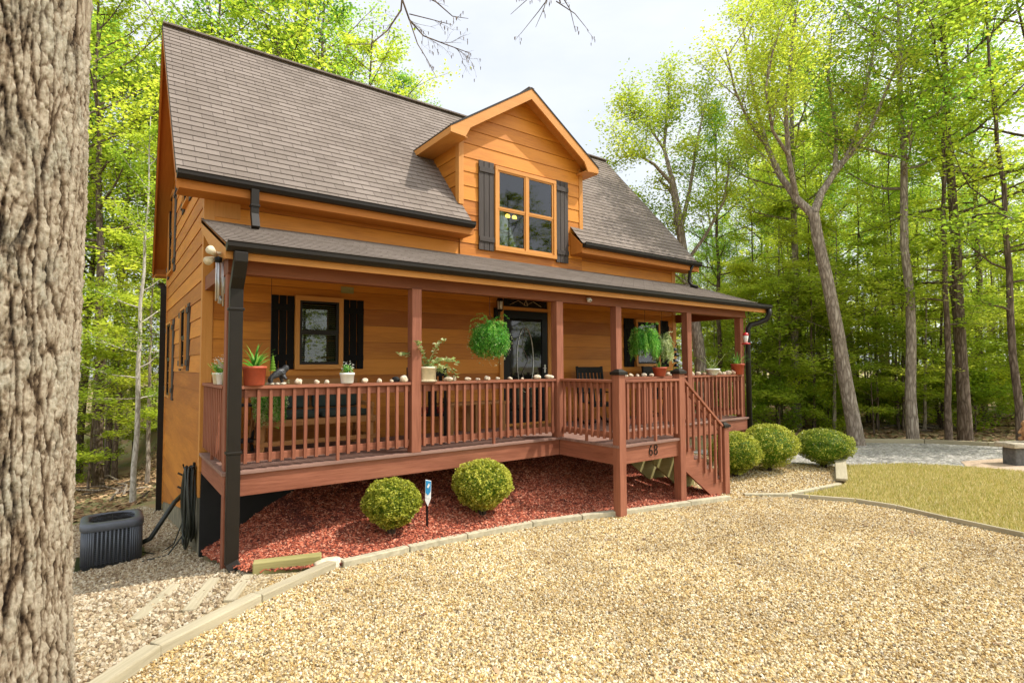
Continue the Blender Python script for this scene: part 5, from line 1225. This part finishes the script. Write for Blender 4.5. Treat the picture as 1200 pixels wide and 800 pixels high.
# sign stake
sx,sy=2.27,-.33; sz=HM(sx,sy)
t=thing('yard_sign','narrow blue and white security stake sign standing between the two mulch bed bushes','sign',(sx,sy,sz)); w=MB(); w.tube([(sx,sy,sz-.05),(sx,sy,sz+.45)],.014,8); w.build('stake',M['black'],t)
Ts=lambda u,v,ww:(sx+u*.94-ww*.34,sy-.018-ww*.94-u*.34,sz+v)
w=MB(); w.prism([(-.036,.34),(.0,.26),(.038,.36),(.042,.58),(-.032,.60)],0,.012,Ts); w.build('sign_panel',M['white'],t,bevel=.002)
w=MB(); w.prism([(-.031,.44),(.0,.40),(.034,.45),(.038,.575),(-.028,.592)],.0125,.016,Ts); w.build('sign_emblem',M['blue'],t)
w=MB(); w.prism([(-.015,.51),(.003,.49),(.022,.53),(.012,.555)],.0165,.019,Ts); w.prism([(-.02,.37),(.028,.36),(.028,.375),(-.02,.385)],.0125,.0145,Ts); w.build('sign_mark',M['white'],t)
# stone edging of the bed
def strip(name,pts,wd,h,m,label,cat,zf=H,bury=.08,off=0):
    w=MB(); P=[Vector((p[0],p[1])) for p in pts]; L=[];Rr=[]
    for i,p in enumerate(P):
        d=(P[min(i+1,len(P)-1)]-P[max(i-1,0)]).normalized(); nn=Vector((-d.y,d.x)); L.append(p+nn*wd/2); Rr.append(p-nn*wd/2)
    for i in range(len(P)-1):
        a=.006; q=lambda v,z:(v.x,v.y,zf(v.x,v.y)+z); dd=(P[i+1]-P[i]).normalized()*a
        A0,A1,B0,B1=L[i]+dd,L[i+1]-dd,Rr[i]+dd,Rr[i+1]-dd; jz=random.uniform(-.004,.004)
        w.hexa([q(A0,-bury),q(A1,-bury),q(B0,-bury),q(B1,-bury),q(A0,h+jz),q(A1,h+jz),q(B0,h+jz),q(B1,h+jz)])
    return tag(w.build(name,M[m],None,bevel=.008),label,cat)
strip('edging',KERB[2:5],.10,.07,'kerb','pale stone edging along the red mulch bed, left stretch','edging')
strip('edging',KERB[4:],.10,.07,'kerb','pale stone edging along the red mulch bed, right stretch to the stairs','edging')
strip('edging',[(7.55,-1.5),(8.1,-1.92),(8.98,-2.05),(9.5,-2.18)],.09,.045,'kerb','flat pale edging between lawn and round bush bed','edging')
strip('edging',[(8.1,-2.02),(8.22,-2.25),(8.55,-2.8),(8.60,-3.36),(8.42,-4.03),(8.28,-4.85),(8.48,-8)],.05,.07,'oldwood','thin weathered timber edging between gravel and lawn','edging')
strip('edging',[(21,-5.4),(18.6,-3.9),(17.55,-2.4),(16.9,-1.2),(15.5,.02),(14.2,.95),(12.4,1.9)],.12,.10,'oldwood','timber border along the far side of the grey driveway','edging')
def timber(name,a,b,wd,h,m,label,sink=.03,za=None,zb=None,bev=.012):
    za=H(*a) if za is None else za; zb=H(*b) if zb is None else zb; w=MB(); w.bar((a[0],a[1],za+h/2-sink),(b[0],b[1],zb+h/2-sink),wd,h); return tag(w.build(name,M[m],None,bevel=bev),label,'timber')
timber('landscape_timber',(-1.55,-2.55),(-.72,-1.64),.13,.12,'oldwood','long weathered timber at the lower left edge of the gravel, nearest piece')
timber('landscape_timber',(-.71,-1.63),(.10,-1.17),.13,.12,'oldwood','weathered timber continuing towards the bed, middle piece')
timber('landscape_timber',(.11,-1.165),(.93,-.74),.12,.11,'oldwood','weathered timber ending at the rock by the mulch bed')
timber('step_timber',(-.80,-.87),(-.45,-.18),.11,.10,'oldwood','buried step timber in the side gravel, leftmost of three',.068)
timber('step_timber',(-.42,-.98),(-.12,-.30),.11,.10,'oldwood','buried step timber in the side gravel, middle of three',.068)
timber('step_timber',(-.10,-1.0),(.32,-.12),.11,.10,'oldwood','buried step timber in the side gravel, nearest the porch post',.068)
timber('landscape_timber',(.22,-.40),(.86,-.60),.13,.15,'greenwood','mossy green timber at the left tip of the mulch bed',.02)
rock(.93,-.68,H(.9,-.68)-.02,.34,.22,.13,'flat pale rock lying on the timbers at the tip of the mulch bed',nm='rock')
timber('board',(9.72,-2.12),(11.15,-1.50),.19,.05,'oldwood','weathered grey board propped between the lawn and the oval bush',0,H(9.7,-2.1)+.03,H(11.1,-1.5)+.22)
# air conditioner
ax,ay=-.93,3.0; az=H(ax,ay)
t=thing('air_conditioner','grey outdoor air conditioning unit beside the left wall','air conditioner',(ax,ay,az)); t.rotation_euler.z=0
w=MB(); w.box(ax-.40,ax+.40,ay-.40,ay+.40,az-.05,az+.045); w.build('pad',M['black'],t)
def rrect(r,rc,n=6):
    out=[]
    for (cx,cy,a0) in ((r-rc,r-rc,0),(-r+rc,r-rc,90),(-r+rc,-r+rc,180),(r-rc,-r+rc,270)):
        for k in range(n+1): a=R(a0+90*k/n); out.append((cx+rc*math.cos(a),cy+rc*math.sin(a)))
    return out
def ringbody(w,r0,rc,zs):
    n=None
    for r,z in zs:
        P=rrect(r,min(rc,r*.95)); n=len(P); w.v+=[Vector((ax+p[0],ay+p[1],az+z)) for p in P]
    b=len(w.v)-n*len(zs)
    for i in range(len(zs)-1):
        for k in range(n): k2=(k+1)%n; w.face((b+i*n+k,b+i*n+k2,b+(i+1)*n+k2,b+(i+1)*n+k),[(0,0)]*4)
w=MB(); ringbody(w,.34,.13,[(.34,.05),(.34,.10),(.325,.101),(.325,.55)]); w.build('coil_guard',M['matteblack'],t)
w=MB(); P=rrect(.335,.13,8); Lp=sum(math.dist(P[i],P[(i+1)%len(P)]) for i in range(len(P))); nn=44; acc=0; pos=0
pts=[]
for i in range(len(P)):
    a,b=P[i],P[(i+1)%len(P)]; d=math.dist(a,b); m_=max(1,round(d/.048)) if d>.03 else 1
    for k in range(m_): pts.append((a[0]+(b[0]-a[0])*k/m_,a[1]+(b[1]-a[1])*k/m_))
for p in pts: w.tube([(ax+p[0],ay+p[1],az+.09),(ax+p[0],ay+p[1],az+.56)],.014,5)
for k in range(18):
    z=.11+k*.025; w.tube([(ax+p[0]*1.0,ay+p[1]*1.0,az+z) for p in P+[P[0]]],.004,4,.5,False)
w.build('grille',M['acgrey'],t,True)
w=MB(); ringbody(w,.355,.14,[(.35,.54),(.36,.56),(.36,.615),(.345,.64),(.27,.65),(.255,.63),(.25,.56)]); w.build('top_cover',M['acgrey'],t,True)
w=MB()
for k in range(10): w.tube([(ax+.255*math.cos(a),ay+.255*math.sin(a),az+.635) for a in []] or [(ax+(.03+.024*k)*math.cos(j*math.pi/14),ay+(.03+.024*k)*math.sin(j*math.pi/14),az+.637) for j in range(29)],.003,4,.5,False)
for k in range(6): a=k*math.pi/6; w.tube([(ax-.26*math.cos(a),ay-.26*math.sin(a),az+.64),(ax+.26*math.cos(a),ay+.26*math.sin(a),az+.64)],.004,4)
w.build('fan_grille',M['matteblack'],t)
w=MB()
for k in range(4): a=k*math.pi/2; w.hexa([(ax+.02,ay-.02,az+.57),(ax+.24*math.cos(a),ay+.24*math.sin(a),az+.56),(ax,ay+.03,az+.58),(ax+.24*math.cos(a+.6),ay+.24*math.sin(a+.6),az+.59),(ax+.02,ay-.02,az+.575),(ax+.24*math.cos(a),ay+.24*math.sin(a),az+.565),(ax,ay+.03,az+.585),(ax+.24*math.cos(a+.6),ay+.24*math.sin(a+.6),az+.595)])
w.build('fan',M['matteblack'],t)
w=MB(); w.tube([(ax+.34,ay+.1,az+.18),(ax+.46,ay+.12,az+.22),(ax+.60,ay+.2,az+.42),(ax+.78,ay+.35,az+.66),(-.02,ay+.5,az+.74)],.035,8); w.tube([(ax+.34,ay-.05,az+.1),(ax+.55,ay-.1,az+.03),(ax+.75,ay,az+.12),(-.03,ay+.2,az+.45)],.010,6)
w.build('insulated_pipe',M['rubber'],t,True)
# hose on the wall
hy=2.15; hz=-.26
t=thing('garden_hose','long black garden hose looped on a hook on the left wall','hose',(-.06,hy,hz)); w=MB()
w.box(-.05,-.024,hy-.04,hy+.04,hz-.08,hz+.08); w.tube([(-.04,hy,hz),(-.16,hy,hz+.02),(-.17,hy,hz+.07)],.012,6); w.tube([(-.03,hy,hz+.02),(-.08,hy-.16,hz+.03)],.012,6); w.build('hook',M['black'],t)
w=MB()
for k in range(17):
    bt=random.uniform(.85,1.13); sp=random.uniform(.16,.36); ox=random.uniform(-.15,-.05); oy=random.uniform(-.06,.06)
    P=[]
    for j in range(25):
        a=2*math.pi*j/24; P.append((ox+.015*math.sin(a*2+k),hy+oy+sp*math.sin(a)*(.35+.65*(1-math.cos(a))/2),hz+.03-bt*(1-math.cos(a))/2))
    w.tube(P,.013,6,.5,False)
w.tube([(-.1,hy,hz),(-.12,hy+.45,hz-.15),(-.10,hy+.70,hz-.5),(-.08,hy+.55,hz-.95),(-.1,hy+.2,hz-.98)],.0105,6); w.tube([(-.1,hy+.2,hz-.9),(-.3,hy+.3,H(-.3,hy+.3)+.02),(-.6,hy+.2,H(-.6,hy+.2)+.02)],.0105,6)
w.build('coils',M['rubber'],t,True)
w=MB(); w.tube([(-.06,3.05,-.50),(-.07,3.05,-.95)],.014,6); w.tube([(-.03,3.05,-.52),(-.14,3.1,-.46)],.016,6); w.tube([(-.03,3.25,-.75),(-.12,3.3,-.70)],.016,6); w.tube([(-.06,3.02,-.9),(-.06,3.02,-1.35)],.022,6)
tag(w.build('wall_tap',M['gutter'],None,True),'rusty tap and pipe on the left wall beside the hose','tap')
# stone bench with a tan animal statue
bx,by=14.75,-3.75; bz=H(bx,by)+.02; an=math.atan2(-.594,.804)
t=thing('stone_bench','grey stone slab bench on its dirt patch at the right edge beyond the lawn','bench',(bx,by,bz)); t.rotation_euler.z=an+.12; t['_o']=(0,0,0)
w=MB(); w.box(-.62,.9,-.22,.22,.36,.46); w.build('seat',M['stone'],t,bevel=.02)
for x in (-.52,.45): w=MB(); w.box(x+.0,x+.28,-.15,.15,-.03,.358); w.build('leg',M['stonedark'],t,bevel=.03)
V=[(0,0,.10),(.0,0,.20),(0,0,.30),(-.02,0,.40),(-.10,0,.41),(.05,.10,.08),(-.08,.12,.05),(.05,-.10,.08),(-.08,-.12,.05),(-.04,.09,.24),(-.12,.07,.18),(-.04,-.09,.24),(-.12,-.07,.18),(.02,.05,.46),(.02,-.05,.46),(.12,0,.10),(.26,0,.09),(.38,0,.13)]
Ed=[(0,1),(1,2),(2,3),(3,4),(0,5),(5,6),(0,7),(7,8),(2,9),(9,10),(2,11),(11,12),(3,13),(3,14),(0,15),(15,16),(16,17)]
o=skin_obj('animal_statue',V,Ed,[.11,.105,.08,.08,.035,.06,.045,.06,.045,.04,.03,.04,.03,.022,.022,.07,.06,.03],M['tan'],None,sub=2,rough=.008)
c_,s_=math.cos(an+.12),math.sin(an+.12); o.location=(bx+c_*-.05,by+s_*-.05,bz+.455); o.rotation_euler.z=an+.12; tag(o,'tan resin animal statue sitting on the stone bench','statue')
w=MB()

# fallen sticks on the forest floor
for i in range(26):
    u=random.choice([random.uniform(95,190),random.uniform(960,1195)]); d=random.uniform(17.6,23) if u>500 else random.uniform(13,19); p=W(u,d); z=H(p[0],p[1]); a=random.random()*6.28; L=random.uniform(.6,2.2); w=MB()
    w.tube([(p[0],p[1],z+.02),(p[0]+L*.5*math.cos(a),p[1]+L*.5*math.sin(a),z+.10),(p[0]+L*math.cos(a+.2),p[1]+L*math.sin(a+.2),z+.05)],[.03,.025,.01],5)
    tag(w.build('fallen_branch',M['bark' if i%2 else 'bark_d'],None,True),'fallen branch lying in the woods '+('beyond the driveway' if u>500 else 'left of the house'),'branch','fallen branches '+('beyond the driveway' if u>500 else 'left of the house'))

# ------------------------------------------------------------------ light
SD=Vector((-.58,.45,-1)).normalized()          # direction the sunlight travels
sun=bpy.data.lights.new('sun','SUN'); sun.energy=3.0; sun.angle=R(.6); sun.color=(1,.955,.88)
so=bpy.data.objects.new('sun',sun); C.objects.link(so); so.rotation_euler=SD.to_track_quat('-Z','Y').to_euler(); so.location=(10,-10,20)
wd=bpy.data.worlds.new('World'); scene.world=wd; wd.use_nodes=True; nt=wd.node_tree; bg=nt.nodes['Background']
sky=nt.nodes.new('ShaderNodeTexSky'); sky.sky_type='NISHITA'; sky.sun_disc=False
el=math.asin(-SD.z); az=math.atan2(-SD.x,-SD.y); sky.sun_elevation=el; sky.sun_rotation=az; sky.air_density=1.0; sky.dust_density=2.0
tc=nt.nodes.new('ShaderNodeTexCoord'); mp=nt.nodes.new('ShaderNodeMapping'); mp.inputs['Scale'].default_value=(1,1,2.6); nt.links.new(tc.outputs['Generated'],mp.inputs[0])
nz=noise(nt,mp.outputs[0],2.1,8,.55); cf=ramp(nt,nz,[(.30,(.72,.72,.72)),(.62,(.97,.97,.97))])
mx=N(nt,'ShaderNodeMix',data_type='RGBA'); nt.links.new(cf,mx.inputs[0]); nt.links.new(sky.outputs[0],mx.inputs[6]); mx.inputs[7].default_value=(4.9,5.05,5.3,1)
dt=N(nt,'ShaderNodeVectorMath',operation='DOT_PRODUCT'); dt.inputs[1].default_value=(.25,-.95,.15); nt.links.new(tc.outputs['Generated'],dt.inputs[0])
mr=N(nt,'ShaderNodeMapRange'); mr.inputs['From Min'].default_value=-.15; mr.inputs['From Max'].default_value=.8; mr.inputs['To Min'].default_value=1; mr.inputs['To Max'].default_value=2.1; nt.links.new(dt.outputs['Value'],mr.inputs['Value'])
vs_=N(nt,'ShaderNodeVectorMath',operation='SCALE'); nt.links.new(mx.outputs[2],vs_.inputs[0]); nt.links.new(mr.outputs[0],vs_.inputs['Scale'])   # added sky boost behind the camera, lifts the shade on facade and porch
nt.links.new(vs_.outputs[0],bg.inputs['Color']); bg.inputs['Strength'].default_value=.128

for o in bpy.data.objects:
    if '_o' in o: del o['_o']
scene.view_settings.view_transform='Standard'; scene.view_settings.look='None'; scene.view_settings.gamma=1; scene.view_settings.exposure=.78
scene.render.engine='CYCLES'; scene.cycles.max_bounces=10; scene.cycles.diffuse_bounces=6; scene.cycles.transmission_bounces=8; scene.cycles.transparent_max_bounces=8
scene.render.resolution_x=1024; scene.render.resolution_y=682
